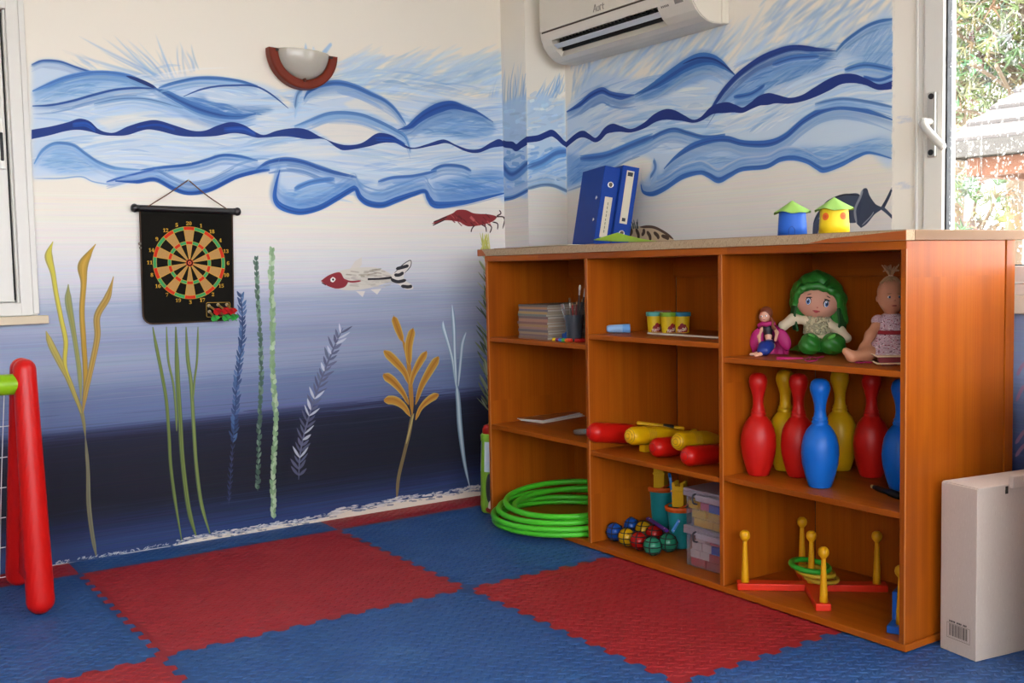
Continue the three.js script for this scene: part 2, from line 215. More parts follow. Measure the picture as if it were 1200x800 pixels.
  blade([[113, 652, 0.8], [108, 625, 0.9], [104, 590, 1], [103, 550, 0.8], [100, 512, 0.7]], 4.2, [132, 130, 106]); blade([[100, 512, 0.5], [98, 494, 0.8], [94, 478, 1], [82, 450, 1], [74, 432, 0.9]], 4, [150, 142, 96]);
  blade([[95, 484, 0.6], [82, 448, 0.9], [70, 424, 1.2], [60, 404, 1.2], [54, 388, 0.6]], 5.2, [178, 162, 84]);
  blade([[62, 283, 0.5], [57, 299, 1.5], [62, 320, 1], [66, 345, 0.9], [72, 375, 0.9], [77, 400, 0.9], [76, 425, 0.8], [82, 446, 0.6]], 5, YEL);
  blade([[80, 333, 0.5], [80, 352, 1.3], [84, 376, 1.1], [88, 400, 0.9], [93, 435, 0.9], [95, 470, 0.6]], 5, OLV, [90, 110, 100]);
  blade([[112, 286, 0.4], [104, 298, 1], [97, 312, 1.7], [98, 332, 1], [96, 365, 0.9], [98, 400, 0.9], [100, 440, 0.8], [97, 480, 0.6]], 5.6, OCH);
  blade([[133, 324, 0.4], [126, 348, 1.2], [114, 370, 1.2], [114, 395, 1.1], [107, 430, 1], [100, 462, 0.9], [97, 484, 0.6]], 5.2, [182, 148, 74]);
  for (const [pts, w] of [[[[179, 383], [183, 405], [190, 440], [195, 470], [198, 510], [200, 545], [205, 585], [213, 634]], 3.2], [[[195, 383], [197, 420], [203, 450], [206, 480], [207, 505]], 2.2], [[[206, 383], [208, 440], [211, 490], [214, 540], [221, 595], [230, 629]], 4.4], [[[218, 383], [220, 420], [224, 450], [227, 500], [230, 545], [236, 590], [246, 625]], 3.6], [[[232, 383], [231, 420], [228, 445], [226, 470]], 2]]) blade(pts.map((p) => [...p, 1]), w, [116, 132, 70], [60, 80, 60]);
  const fern = (pts, w, c, leafC, len, gap, ang, both = true) => { P.line(pts.map((p) => [...p, 1]), w, P.jit(c, 4), 0.95); const s = P.smooth(pts, 40); let acc = 0; for (let i = 1; i < s.length; i++) { acc += Math.hypot(s[i][0] - s[i - 1][0], s[i][1] - s[i - 1][1]); if (acc < gap) continue; acc = 0; const d = Math.atan2(s[i - 1][1] - s[i][1], s[i - 1][0] - s[i][0]);
    for (const k of both ? [-1, 1] : [1]) { const a = d + k * ang + rr(-0.15, 0.15), l = len * rr(0.7, 1.15); P.line([[s[i][0], s[i][1], 0.5], [s[i][0] + Math.cos(a) * l * 0.5, s[i][1] + Math.sin(a) * l * 0.5 , 1.2], [s[i][0] + Math.cos(a) * l, s[i][1] + Math.sin(a) * l - 1, 0.3]], w * rr(0.9, 1.4), P.jit(rnd() < 0.35 ? leafC : c, 10), 0.9); } } };
  fern([[282, 343], [284, 372], [283, 405], [278, 445], [275, 490], [273, 520]], 2, [44, 66, 108], [70, 100, 146], 9, 5, 0.55); fern([[273, 520], [270, 560], [268, 592]], 1, [44, 54, 92], [50, 64, 104], 6, 6, 0.5);
  fern([[300, 300], [302, 345], [305, 395], [306, 440], [304, 495], [302, 575]], 2.4, [72, 98, 84], [110, 138, 116], 6, 5, 0.4);
  fern([[319, 290], [318, 330], [320, 380], [319, 425], [323, 480], [322, 520], [320, 560], [321, 608]], 3, [134, 166, 124], [176, 198, 160], 7, 5, 0.4);
  fern([[402, 384], [386, 420], [371, 460], [360, 495], [352, 530], [350, 562]], 2.2, [92, 96, 124], [202, 206, 218], 14, 6.5, 0.72);
  const ORG = [188, 132, 44], oleaf = (pts) => { P.line(pts, 9, 'rgb(206,172,84)', 0.9); P.line(pts, 6.6, P.jit(ORG, 6), 0.95); P.brush(pts, 5, [160, 104, 30], 6, 0.4); };
  P.line([[465, 586, 0.8], [467, 560, 1], [474, 530, 1], [480, 505, 1.1], [483, 484, 1.1]], 4.2, 'rgb(128,108,70)', 0.95); P.line([[483, 486, 1], [481, 450, 1.1], [478, 420, 1], [472, 398, 0.8]], 5, 'rgb(182,126,44)', 0.95); P.line([[485, 484], [481, 500], [476, 520]], 2, 'rgb(200,176,110)', 0.8);
  oleaf([[461, 371, 0.8], [466, 384, 1], [472, 400, 0.6]]); oleaf([[480, 428, 0.6], [479, 405, 1.1], [484, 385, 1]]); oleaf([[450, 411, 1], [462, 422, 1.1], [474, 436, 0.8], [479, 450, 0.4]]); oleaf([[500, 412, 0.9], [492, 424, 1], [484, 440, 0.7], [481, 454, 0.4]]); oleaf([[514, 418, 1], [505, 432, 1.1], [494, 452, 0.8], [487, 474, 0.4]]); oleaf([[449, 439, 1.1], [460, 446, 1.1], [472, 460, 0.7], [479, 474, 0.4]]); oleaf([[450, 469, 1], [462, 469, 1.1], [473, 476, 0.8], [481, 488, 0.4]]); oleaf([[514, 462, 0.9], [503, 468, 0.9], [493, 478, 0.6], [487, 492, 0.4]]);
  const ICE = [170, 192, 206]; for (const p of [[[551, 573, 0.4], [544, 540, 0.9], [539, 500, 1.3], [537, 470, 1.2], [535, 450, 1]], [[535, 455, 1], [531, 425, 0.8], [526, 405, 0.8], [520, 385, 1], [519, 377, 0.7]], [[535, 450, 0.8], [533, 415, 0.8], [532, 385, 1], [530, 358, 1]], [[537, 452, 0.7], [540, 420, 0.8], [542, 402, 1], [546, 389, 0.6]]]) { P.line(p, 5, 'rgb(126,156,176)', 0.9); P.line(p, 3.2, P.jit(ICE, 6), 0.95); P.brush(p, 4, [214, 226, 232], 6, 0.5); }
  for (let i = 0; i < 70; i++) { const v = 296 + i * 2.7, u = 571 + rr(-1, 6), l = rr(10, 24), a = -2.05 + rr(-0.3, 0.3); P.line([[u, v, 1], [u + Math.cos(a) * l * 0.6, v + Math.sin(a) * l * 0.6, 0.9], [u + Math.cos(a) * l, v + Math.sin(a) * l, 0.2]], rr(1.4, 3), P.jit([[128, 142, 96], [74, 92, 66], [176, 184, 140]][i % 3], 16), 0.85); }
  for (let i = 0; i < 16; i++) P.line([[rr(562, 574), 294, 1], [rr(562, 574), rr(272, 284), 0.2]], 2.6, P.jit([186, 184, 92], 20), 0.8);
  // the fish with the red head
  P.fill([[410, 315], [416, 306], [424, 301], [424, 310], [419, 316]], 'rgb(216,208,198)', 0.9, false);
  P.fill([[376, 330], [392, 320], [408, 315], [430, 313], [446, 315], [462, 325], [448, 333], [425, 339], [405, 340], [388, 337]], 'rgb(214,206,194)', 0.97); for (let i = 0; i < 60; i++) { const u = rr(402, 452), v = rr(316, 336); P.line([[u, v], [u + rr(5, 14), v + rr(-2, 2)]], rr(0.8, 2), P.jit(v < 324 ? [150, 138, 122] : [190, 182, 172], 20), 0.5); }
  P.fill([[417, 341], [425, 348], [428, 341]], 'rgb(226,216,206)', 0.9, false); P.fill([[434, 339], [442, 345], [447, 338]], 'rgb(226,218,208)', 0.9, false);
  P.fill([[376, 329], [386, 322], [398, 319], [403, 326], [408, 329], [404, 336], [394, 338], [384, 335]], 'rgb(140,38,48)', 0.98); P.line([[402, 328], [412, 330], [423, 329]], 2, 'rgb(150,46,54)'); P.line([[377, 331], [382, 334]], 1, 'rgb(60,16,22)');
  P.fill([[387, 327], [390, 324.4], [393.4, 327], [390.4, 330.6], [387.6, 329.6]], 'rgb(240,238,232)', 1); P.fill([[389, 327.5], [390.2, 326], [391.6, 327.5], [390.2, 329]], 'rgb(20,20,26)', 1);
  P.line([[431, 327, 1], [445, 326.6, 1], [460, 325, 1.2]], 2.2, 'rgb(28,26,32)', 0.95, false); P.fill([[458, 323], [468, 314], [478, 306], [483, 306], [480, 314], [474, 320], [474, 328], [482, 333], [484, 338], [476, 339], [468, 334], [462, 330]], 'rgb(222,216,208)', 0.97);
  for (const b of [[[458, 327], [466, 330], [476, 328]], [[462, 322], [468, 322], [473, 319]], [[464, 315], [472, 313], [479, 311]], [[470, 335], [478, 336], [483, 335]]]) P.line(b.map((p) => [...p, 1]), 3.6, 'rgb(34,32,38)', 0.95); P.line([[462, 320], [472, 310], [481, 305], [481, 312], [474, 320]], 0.9, 'rgb(50,48,56)', 0.9);
  // the red prawn
  P.fill([[506, 262], [516, 256], [530, 250], [536, 246], [546, 246], [556, 250], [572, 251], [582, 254], [576, 260], [562, 264], [548, 265], [538, 260], [522, 258], [512, 262]], 'rgb(134,36,40)', 0.98); for (let i = 0; i < 26; i++) { const u = rr(526, 572), v = rr(249, 262); P.line([[u, v], [u + 5, v + 5]], rr(0.7, 1.6), P.jit(i % 3 ? [92, 20, 26] : [196, 96, 92], 12), 0.7); }
  for (const l of [[[507, 264], [522, 257]], [[508, 260], [524, 254]], [[556, 264], [553, 268], [552, 272]], [[564, 263], [569, 266], [570, 272]], [[571, 262], [576, 266], [574, 273]], [[577, 260], [583, 262], [583, 269]], [[580, 254], [591, 255], [589, 268]], [[582, 253], [587, 250], [585, 246]], [[590, 255], [594, 260]]]) P.line(l.map((p) => [...p, 1]), 1.3, 'rgb(46,22,26)', 0.95);
  // bare, roughly primed plaster along the foot of the wall
  const edge = [[200, 640], [225, 632], [250, 627], [275, 625], [300, 620], [330, 614], [352, 612], [385, 605], [398, 598], [430, 595], [452, 590], [468, 586], [500, 583], [530, 578], [548, 574], [562, 573], [580, 570]];
  P.fill([...edge, [600, 590], [400, 640], [200, 660]], 'rgb(226,212,196)', 1, false); for (let i = 0; i < 700; i++) { const k = rr(0, edge.length - 1.01), a = edge[Math.floor(k)], b = edge[Math.ceil(k)], t = k % 1, u = a[0] + (b[0] - a[0]) * t, v = a[1] + (b[1] - a[1]) * t + rr(-4.5, 2.5); P.line([[u, v], [u + rr(2, 9), v - rr(0, 1.6)]], rr(0.5, 1.6), v < a[1] - 1 ? P.jit([210, 204, 202], 20) : P.jit(rnd() < 0.5 ? [226, 212, 196] : [96, 104, 130], 14), 0.7); }
  P.line([[58, 663, 1], [90, 659, 1.6], [117, 655, 0.8], [150, 648, 0.8], [200, 640, 1]], 1.8, 'rgb(206,202,200)', 0.9, false); for (let i = 0; i < 90; i++) { const u = rr(62, 200); P.line([[u, 662 - (u - 62) * 0.163 - rr(0, 4)], [u + rr(1, 5), 661 - (u - 62) * 0.163 - rr(0, 4)]], rr(0.5, 1.1), 'rgb(208,206,206)', 0.7); }
}
function sideMural(ctx, W, H, plane) {
  // plane 'wall': right wall (z across); 'left' and 'front': the two faces of the corner pier
  const y1 = 2.4, S = plane === 'wall' ? { a0: 0, a1: 2.6 } : plane === 'left' ? { a0: ZW, a1: ZCOL } : { a0: XCOL, a1: XR }, m = W / (S.a1 - S.a0);
  const toPx = (a, y) => [(a - S.a0) * m, (y1 - y) * m];
  const table = [[1.5, CREAM], [1.36, [226, 218, 206]], [1.2, [216, 208, 200]], [1.05, [200, 196, 202]], [0.9, [140, 150, 180]], [0.72, [132, 148, 184]], [0.55, [96, 112, 160]], [0.4, [52, 62, 108]], [0, [30, 34, 64]]];
  seaWash(ctx, W, H, toPx, S.a0, S.a1, table, 1.5);
  const P = painter(ctx, plane === 'wall' ? (u, v) => { const p = onX(u, v, XR); return toPx(p.z, p.y); } : plane === 'left' ? (u, v) => { const p = onX(u, v, XCOL); return toPx(p.z, p.y); } : (u, v) => { const p = onZ(u, v, ZCOL); return toPx(p.x, p.y); });
  if (plane === 'left') {
    spray(P, [[592, 128, 2, -46, 10], [602, 125, 4, -48, 10], [612, 122, 5, -40, 10]], SOFT, 2.2, 0.6); P.layer(9, () => P.fill([[580, 130], [600, 116], [625, 122], [625, 222], [604, 231], [580, 240]], 'rgb(168,198,228)', 0.9)); for (let i = 0; i < 60; i++) { const u = rr(584, 612), v = rr(118, 225); P.line([[u, v], [u + rr(4, 14), v + rr(-6, 4)]], rr(1, 4), P.jit(v > 176 ? [96, 148, 208] : PALE, 26), 0.5); }
    P.wave([[586, 190], [600, 205], [620, 190]], 9, MID, 0.6); P.wave([[586, 234], [602, 231], [620, 222]], 3, [70, 118, 186], 0.7, -1); P.line([[586, 166, 0.9], [592, 169, 0.9], [600, 170, 1], [605, 173, 1], [611, 169, 1.1], [620, 163, 1.2]], 6, 'rgb(24,50,122)', 1, false);
  } else if (plane === 'front') {
    spray(P, [[626, 128, 16, -30, 14], [642, 122, 14, -34, 14], [655, 110, 6, -26, 8]], SOFT, 2.4, 0.6); P.layer(9, () => P.fill([[605, 126], [632, 110], [650, 116], [675, 126], [675, 226], [650, 219], [635, 218], [605, 226]], 'rgb(180,206,230)', 0.9)); for (let i = 0; i < 80; i++) { const u = rr(614, 658), v = rr(112, 215); P.line([[u, v], [u + rr(5, 18), v + rr(-8, 2)]], rr(1, 4), P.jit(v > 172 ? [112, 160, 214] : rnd() < 0.5 ? WHITE : PALE, 24), 0.5); }
    P.wave([[618, 196], [635, 190], [652, 180], [666, 178]], 9, [92, 146, 208], 0.7); P.wave([[616, 222], [635, 217], [650, 218], [668, 226]], 3, [120, 150, 186], 0.8, -1); P.line([[612, 164, 1], [630, 162, 1], [640, 158, 1], [647, 156, 1.1], [654, 161, 0.9], [660, 167, 0.8], [668, 172, 0.8]], 6.4, 'rgb(24,50,122)', 1, false);
  } else {
    P.layer(2, () => { streaks(P, [668, 46, 1030, 118], 420, -0.85, PALE, 4.5, 0.36, [22, 64]); streaks(P, [700, 60, 1030, 110], 150, -0.85, SOFT, 2.6, 0.3, [18, 56]); streaks(P, [880, 8, 1030, 50], 130, -0.75, SOFT, 3.2, 0.34, [20, 50]); streaks(P, [668, 80, 690, 125], 40, -1.35, SOFT, 2, 0.4, [14, 30]); });
    ctx.filter = 'blur(8px)'; P.fill([[664, 128], [684, 100], [705, 86], [740, 92], [770, 92], [800, 72], [835, 66], [862, 88], [900, 62], [945, 53], [980, 58], [1005, 36], [1048, 20], [1048, 187], [1020, 179], [1005, 183], [985, 193], [966, 199], [948, 189], [930, 185], [913, 187], [898, 195], [870, 198], [855, 205], [842, 211], [828, 205], [815, 203], [798, 208], [780, 220], [765, 227], [754, 225], [751, 217], [758, 207], [766, 197], [763, 187], [750, 183], [735, 188], [715, 200], [690, 214], [664, 225]], 'rgb(188,207,228)', 0.88); ctx.filter = 'none';
    for (let i = 0; i < 480; i++) { const u = rr(664, 1035), v = (128 - (u - 664) * 0.2) + rr(-16, 74), l = rr(18, 66), a = -0.28 + 0.25 * Math.sin(u / 38) + rr(-0.12, 0.12), c = rnd() < 0.42 ? WHITE : rnd() < 0.55 ? PALE : SOFT; if (u > 690 && u < 780 && v > 180) continue; P.line([[u, v, 0.5], [u + Math.cos(a) * l / 2, v + Math.sin(a) * l / 2 - 2, 1], [u + Math.cos(a) * l, v + Math.sin(a) * l, 0.3]], rr(1.2, 4.5), P.jit(c, 12), rr(0.2, 0.55)); }
    P.body([[836, 134], [850, 110], [870, 92], [890, 78], [905, 66], [935, 58], [978, 62], [962, 80], [935, 92], [905, 102], [885, 116], [858, 120]], [72, 124, 192], 0.85); P.body([[748, 112], [775, 98], [800, 78], [825, 68], [850, 80], [835, 84], [810, 92], [780, 106], [755, 118]], [67, 120, 190], 0.75); P.body([[985, 62], [1010, 38], [1048, 24], [1048, 92], [1022, 90], [1000, 82], [1010, 70]], [111, 155, 207], 0.75);
    P.body([[664, 180], [700, 184], [735, 174], [720, 194], [690, 210], [664, 220]], [69, 122, 192], 0.8); P.body([[756, 214], [775, 200], [800, 186], [840, 178], [880, 184], [860, 196], [838, 206], [815, 200], [780, 214]], [114, 158, 211], 0.75); P.body([[900, 190], [935, 172], [975, 172], [1030, 160], [1048, 168], [1048, 182], [1015, 176], [968, 194], [930, 182]], [103, 151, 207], 0.7);
    P.underlay(() => {
    P.wave([[664, 131, 0.7], [680, 122, 1], [692, 112, 1.2], [705, 106, 1.2], [715, 110, 1], [728, 113, 1.2], [744, 111, 0.6]], 4.4, [38, 82, 160]);
    P.wave([[744, 111, 0.5], [770, 98, 1], [790, 85, 1.3], [805, 76, 1.5], [820, 70, 1.6], [835, 70, 1.2], [848, 77, 0.8], [861, 88, 0.4]], 7.5, [48, 104, 178]); P.line([[800, 75], [818, 68], [835, 69], [848, 76], [861, 87]], 1.8, 'rgb(24,54,122)', 0.9);
    P.wave([[828, 136, 0.6], [840, 118, 1], [850, 104, 1], [865, 88, 1.1], [885, 73, 1.2], [900, 65, 1.3], [920, 58, 1.2], [935, 56, 1.1], [955, 58, 1], [981, 60, 0.5]], 4.6, [24, 58, 132]); P.wave([[905, 76], [930, 68], [960, 66]], 5, [60, 112, 186], 0.7); P.wave([[860, 114], [880, 110], [896, 100]], 4, [50, 104, 178], 0.6);
    P.wave([[980, 60], [990, 49], [1000, 41], [1015, 31], [1030, 25], [1048, 22]], 3.2, [66, 116, 182]); P.wave([[990, 82], [1015, 76], [1046, 82]], 5, [66, 118, 186], 0.6); P.wave([[1048, 88], [1030, 94], [1012, 90]], 3, [50, 100, 176], 0.7);
    P.wave([[740, 172], [758, 165], [775, 156], [790, 152], [806, 156], [826, 161], [850, 158]], 4, [66, 116, 184]); P.wave([[680, 186], [710, 182], [740, 170], [765, 160]], 6, [64, 116, 186], 0.6);
    P.wave([[778, 198, 0.5], [792, 184, 1], [812, 171, 1.1], [835, 164, 1], [852, 163, 1], [872, 168, 1], [900, 168, 1.2], [920, 160, 1], [940, 143, 1], [960, 131, 1.1], [980, 125, 1.2], [1000, 126, 1.2], [1025, 133, 1], [1048, 141, 0.8]], 5.2, [46, 96, 172]); P.wave([[955, 122], [985, 116], [1015, 119], [1048, 126]], 3, [104, 150, 206], 0.7);
    P.wave([[751, 216, 0.8], [754, 225, 1.1], [765, 227, 1.2], [780, 220, 1], [800, 207, 1], [820, 202, 0.8], [830, 205, 1], [842, 211, 1.2], [855, 205, 1], [870, 198, 0.9], [898, 195, 0.9], [914, 187, 1], [930, 185, 1], [946, 189, 1], [958, 196, 1.1], [966, 199, 1.2], [985, 193, 1], [1005, 183, 1], [1020, 179, 1], [1046, 186, 0.9]], 4.4, [52, 104, 180], 0.95, -1); P.line([[664, 224], [690, 214], [715, 200], [735, 188], [750, 183]], 2, 'rgb(120,148,186)', 0.7); P.wave([[766, 187], [768, 197], [762, 208]], 4, [110, 152, 204], 0.7);
    });
    P.line([[662, 171, 0.7], [675, 160, 0.8], [683, 157, 0.9], [690, 160, 0.7], [697, 164, 0.6], [703, 161, 0.8], [710, 153, 1], [718, 150, 1.2], [727, 151, 0.8], [740, 153, 0.5], [755, 147, 0.8], [768, 138, 1.2], [780, 134, 1.5], [790, 135, 1.4], [800, 138, 0.9], [812, 142, 0.45], [822, 139, 0.6], [835, 129, 1.2], [850, 126, 1.6], [860, 127, 1.2], [870, 129, 0.8], [880, 124, 1], [890, 118, 1.5], [900, 116, 1.8], [910, 116, 1.3], [925, 118, 0.9], [940, 115, 1], [955, 108, 1.5], [970, 100, 1.8], [985, 93, 1.6], [1000, 92, 1.4], [1015, 96, 1], [1030, 102, 0.9], [1048, 99, 1.4]], 6.6, 'rgb(24,48,122)', 1, false);
    // dark reef fish behind the paper houses
    P.fill([[952, 280], [953, 262], [957, 251], [965, 241], [975, 233], [990, 228], [1008, 229], [1006, 258], [990, 261], [968, 262], [960, 268], [957, 280]], 'rgb(54,62,86)', 0.97); P.line([[953, 262], [965, 241], [975, 233], [990, 228], [1008, 229]], 1.6, 'rgb(28,32,46)'); P.fill([[1004, 262], [1002, 246], [1008, 231], [1011, 222], [1016, 221], [1019, 229], [1026, 239], [1034, 244], [1025, 251], [1016, 262], [1009, 267]], 'rgb(50,58,80)', 0.97); P.line([[1004, 262], [1002, 246], [1008, 231], [1011, 222]], 3, 'rgb(150,152,160)', 0.8); P.line([[1010, 264], [1020, 254], [1024, 248]], 1.2, 'rgb(160,162,170)', 0.8); P.line([[1034, 244, 1.2], [1040, 233, 1], [1046, 220, 0.8]], 3.6, 'rgb(40,48,68)', 1, false); P.line([[1033, 243, 1.2], [1039, 248, 1], [1046, 255, 0.8]], 3.6, 'rgb(56,64,86)', 1, false);
    P.fill([[959.5, 256], [961.5, 253.5], [963.5, 256], [961.5, 258.5]], 'rgb(236,236,230)', 1); P.fill([[960.6, 256], [961.6, 255], [962.6, 256], [961.6, 257.2]], 'rgb(20,22,28)', 1);
    // brown striped fish behind the binders
    P.fill([[716, 284], [722, 272], [732, 266], [750, 265], [766, 268], [780, 275], [790, 281], [790, 286], [716, 288]], 'rgb(206,180,142)', 0.97); for (const [a, b, c, d] of [[724, 271, 724, 282], [731, 268, 733, 280], [739, 267, 738, 276], [745, 268, 748, 281], [754, 268, 752, 276], [758, 271, 762, 282], [766, 272, 772, 280], [775, 276, 784, 280]]) P.line([[a, b, 1], [(a + c) / 2 + 1.5, (b + d) / 2, 1.3], [c, d, 1]], 3, 'rgb(70,50,36)', 0.95); P.line([[750, 266], [765, 266], [778, 272], [789, 280]], 2.6, 'rgb(82,58,44)', 0.95); for (let i = 0; i < 44; i++) { const u = rr(722, 748); P.line([[u, 268, 1], [u + rr(-4, 1), rr(256, 263), 0.4]], 2, P.jit([86, 90, 84], 20), 0.9); }
    // wall not painted beside the window
    ctx.fillStyle = 'rgb(238,230,217)'; const q = toPx(1.757, y1); ctx.fillRect(q[0], 0, 0.12 * m, (y1 - 0.95) * m); for (let i = 0; i < 240; i++) { const y = rr(1, 2.3), a = 1.757 + rr(-0.004, 0.003); const c = toPx(a, y); ctx.globalAlpha = 0.6; ctx.fillStyle = P.jit([232, 224, 212], 8); ctx.fillRect(c[0], c[1], rr(2, 7), rr(3, 16)); } for (const y of [1.5, 1.29]) for (let i = 0; i < 40; i++) { const c = toPx(1.765 + rr(0, 0.05), y + rr(-0.012, 0.012)); ctx.globalAlpha = 0.1; ctx.fillStyle = 'rgb(186,196,212)'; ctx.fillRect(c[0], c[1], rr(8, 22), rr(2, 6)); } ctx.globalAlpha = 1;
    // pink and violet brush lines on the wall below the window
    for (const l of [[[1192, 440], [1197, 430], [1203, 424]], [[1191, 470], [1198, 455], [1206, 450]], [[1190, 520], [1198, 508], [1206, 500]], [[1190, 535], [1200, 522], [1210, 520]]]) P.line(l.map((p) => [...p, 1]), 4, 'rgb(168,120,150)', 0.85);
  }
}

// ───────── room shell ─────────
const remapUV = (g, f) => { const p = g.attributes.position, uv = new Float32Array(p.count * 2); for (let i = 0; i < p.count; i++) { const r = f(p.getX(i), p.getY(i), p.getZ(i)); uv[i * 2] = r[0]; uv[i * 2 + 1] = r[1]; } g.setAttribute('uv', new THREE.BufferAttribute(uv, 2)); return g; };
const rect = (x0, x1, y0, y1) => [[x0, y0], [x1, y0], [x1, y1], [x0, y1]];
const structG = (name) => { const g = new THREE.Group(); g.name = name; g.userData = { kind: 'structure' }; scene.add(g); return g; };
const plasterBump = tex(canvas(512, 512, (c) => { c.fillStyle = '#808080'; c.fillRect(0, 0, 512, 512); for (let i = 0; i < 9000; i++) { c.globalAlpha = 0.12; c.fillStyle = rnd() < 0.5 ? '#fff' : '#000'; c.beginPath(); c.ellipse(rnd() * 512, rnd() * 512, rr(1, 7), rr(1, 3), rr(0, 3), 0, 6.3); c.fill(); } }), false, [1, 1]);
const muralMat = (c) => new THREE.MeshStandardMaterial({ map: tex(c), roughness: 0.85 });
const whitePaint = std(0xece4d6, 0.7, { bumpMap: plasterBump, bumpScale: 0.0006 });
{
  const W = 1920, m = W / (XCOL + 0.1), H = Math.round(m * 2.2), c = canvas(W, H, backMural);
  const g = extrude(rect(XL - 0.2, XR + 0.2, FLOOR, CEIL), 0.2, 0, 1, [rect(-1.2, -0.075, 0.915, 2.12)]); g.translate(0, 0, ZW - 0.2);
  struct('wall_back', remapUV(g, (x, y) => [(x + 0.1) * m / W, 1 - (2.2 - y) * m / H]), muralMat(c), 'cream wall painted with blue waves, fish and water plants');
}
{
  const W = 2048, m = W / 2.6, H = Math.round(m * 2.4), c = canvas(W, H, (x, w, h) => sideMural(x, w, h, 'wall'));
  const g = extrude(rect(ZW, ZR, FLOOR, CEIL), 0.2, 0, 1, [rect(1.85, 3.7, 0.94, 2.3)]); g.rotateY(-Math.PI / 2); g.translate(XR + 0.2, 0, 0);
  struct('wall_right', remapUV(g, (x, y, z) => [z * m / W, 1 - (2.4 - y) * m / H]), muralMat(c), 'wall painted with blue waves beside the window');
}
{
  const pier = structG('trim_1'); pier.userData.label = 'square corner pier painted with the waves';
  for (const [name, plane, a0, a1] of [['pier_side', 'left', ZW, ZCOL], ['pier_front', 'front', XCOL, XR]]) {
    const W = plane === 'left' ? 240 : 276, m = W / (a1 - a0), H = Math.round(m * 2.4), c = canvas(W, Math.min(2048, H), (x, w, h) => { sideMural(x, w, h, plane); });
    const cut = Math.min(2048, H) / m, g = plane === 'left' ? plainBox(XCOL, XCOL + 0.1, FLOOR, CEIL, ZW, ZCOL) : plainBox(XCOL + 0.001, XR, FLOOR, CEIL, ZCOL - 0.08, ZCOL + 0.0005);
    part(name, remapUV(g, (x, y, z) => [((plane === 'left' ? z : x) - a0) / (a1 - a0), 1 - (2.4 - y) / cut]), muralMat(c), pier);
  }
}
// sea colours added on the unseen walls to dim bounce light in the bookcase
const dimmingSeaWall = (() => { const c = canvas(768, 512, (x, W, H) => seaWash(x, W, H, (a, y) => [a * 256, (2 - y) * 256], 0, 3, SEA, 1.36)), t = tex(c); t.wrapS = THREE.RepeatWrapping; return new THREE.MeshStandardMaterial({ map: t, roughness: 0.85 }); })();
struct('wall_left', (() => { const g = extrude(rect(ZW, ZR, FLOOR, CEIL), 0.2, 0, 1, [rect(4.3, 5.9, 1.1, 2.45)]); g.rotateY(-Math.PI / 2); g.translate(XL, 0, 0); return remapUV(g, (x, y, z) => [z / 3, y / 2]); })(), dimmingSeaWall);
struct('wall_rear', remapUV(T(extrude(rect(XL - 0.2, XR + 0.2, FLOOR, CEIL), 0.2, 0, 1, [rect(-3.5, 1.5, 0.9, 2.5)]), 0, 0, ZR), (x, y) => [x / 3, y / 2]), dimmingSeaWall);
struct('ceiling', plainBox(XL - 0.4, XR + 0.4, CEIL, CEIL + 0.2, ZW - 0.4, ZR + 0.4), std(0xf2eee6, 0.8));
struct('floor', plainBox(XL - 0.2, XR + 0.2, FLOOR - 0.15, FLOOR, ZW - 0.2, ZR + 0.2), std(0x9a948a, 0.8));

// ───────── windows ─────────
const frameWhite = std(0xdcd8d0, 0.45), gasket = std(0x1c1d20, 0.6), alu = std(0xb9b6b0, 0.35, { metalness: 0.6 });
{ // left window, sliding, in the mural wall
  const w = structG('window_1');
  const beam = (x0, x1, y0, y1, z0, z1, r = 0.004) => bx(x0, x1, y0, y1, z0, z1, r);
  part('frame', [beam(-0.118, -0.062, 0.915, 2.13, ZW - 0.1, ZW + 0.012), beam(-1.24, -0.1, 0.915, 0.962, ZW - 0.1, ZW + 0.011), beam(-1.24, -0.1, 1.985, 2.13, ZW - 0.1, ZW + 0.011), beam(-1.24, -1.16, 0.915, 2.13, ZW - 0.1, ZW + 0.012)], frameWhite, w);
  part('frame_lip', [beam(-0.078, -0.058, 0.92, 2.12, ZW - 0.01, ZW + 0.018, 0.003), beam(-0.126, -0.116, 0.955, 1.985, ZW - 0.05, ZW - 0.004)], frameWhite, w);
  const s = part('sash', [beam(-0.2, -0.133, 0.965, 1.98, ZW - 0.07, ZW - 0.012), beam(-0.64, -0.19, 0.965, 1.02, ZW - 0.07, ZW - 0.012), beam(-0.64, -0.19, 1.93, 1.98, ZW - 0.07, ZW - 0.012), beam(-0.66, -0.6, 0.965, 1.98, ZW - 0.07, ZW - 0.012)], frameWhite, w);
  part('latch', [beam(-0.158, -0.139, 1.43, 1.61, ZW - 0.02, ZW - 0.006, 0.006)], std(0xe6e2da, 0.4), s);
  part('finger_slot', [beam(-0.154, -0.143, 1.46, 1.56, ZW - 0.012, ZW - 0.003, 0.004)], gasket, s);
  part('gasket', [beam(-0.133, -0.124, 0.97, 1.98, ZW - 0.08, ZW - 0.03)], gasket, w);
  part('pane', [plainBox(-0.61, -0.19, 1.01, 1.94, ZW - 0.045, ZW - 0.041)], new THREE.MeshPhysicalMaterial({ color: 0xffffff, transmission: 1, roughness: 0.05, thickness: 0 }), s);
  part('shutter', [beam(-1.18, -0.1, 0.93, 2.1, ZW - 0.15, ZW - 0.13)], std(0xd9d6cf, 0.6), w);
  part('sill', [bx(-1.3, -0.03, 0.884, 0.914, ZW - 0.05, ZW + 0.03, 0.004)], std(0xd6c4a8, 0.6), w, 'worn beige stone sill');
}
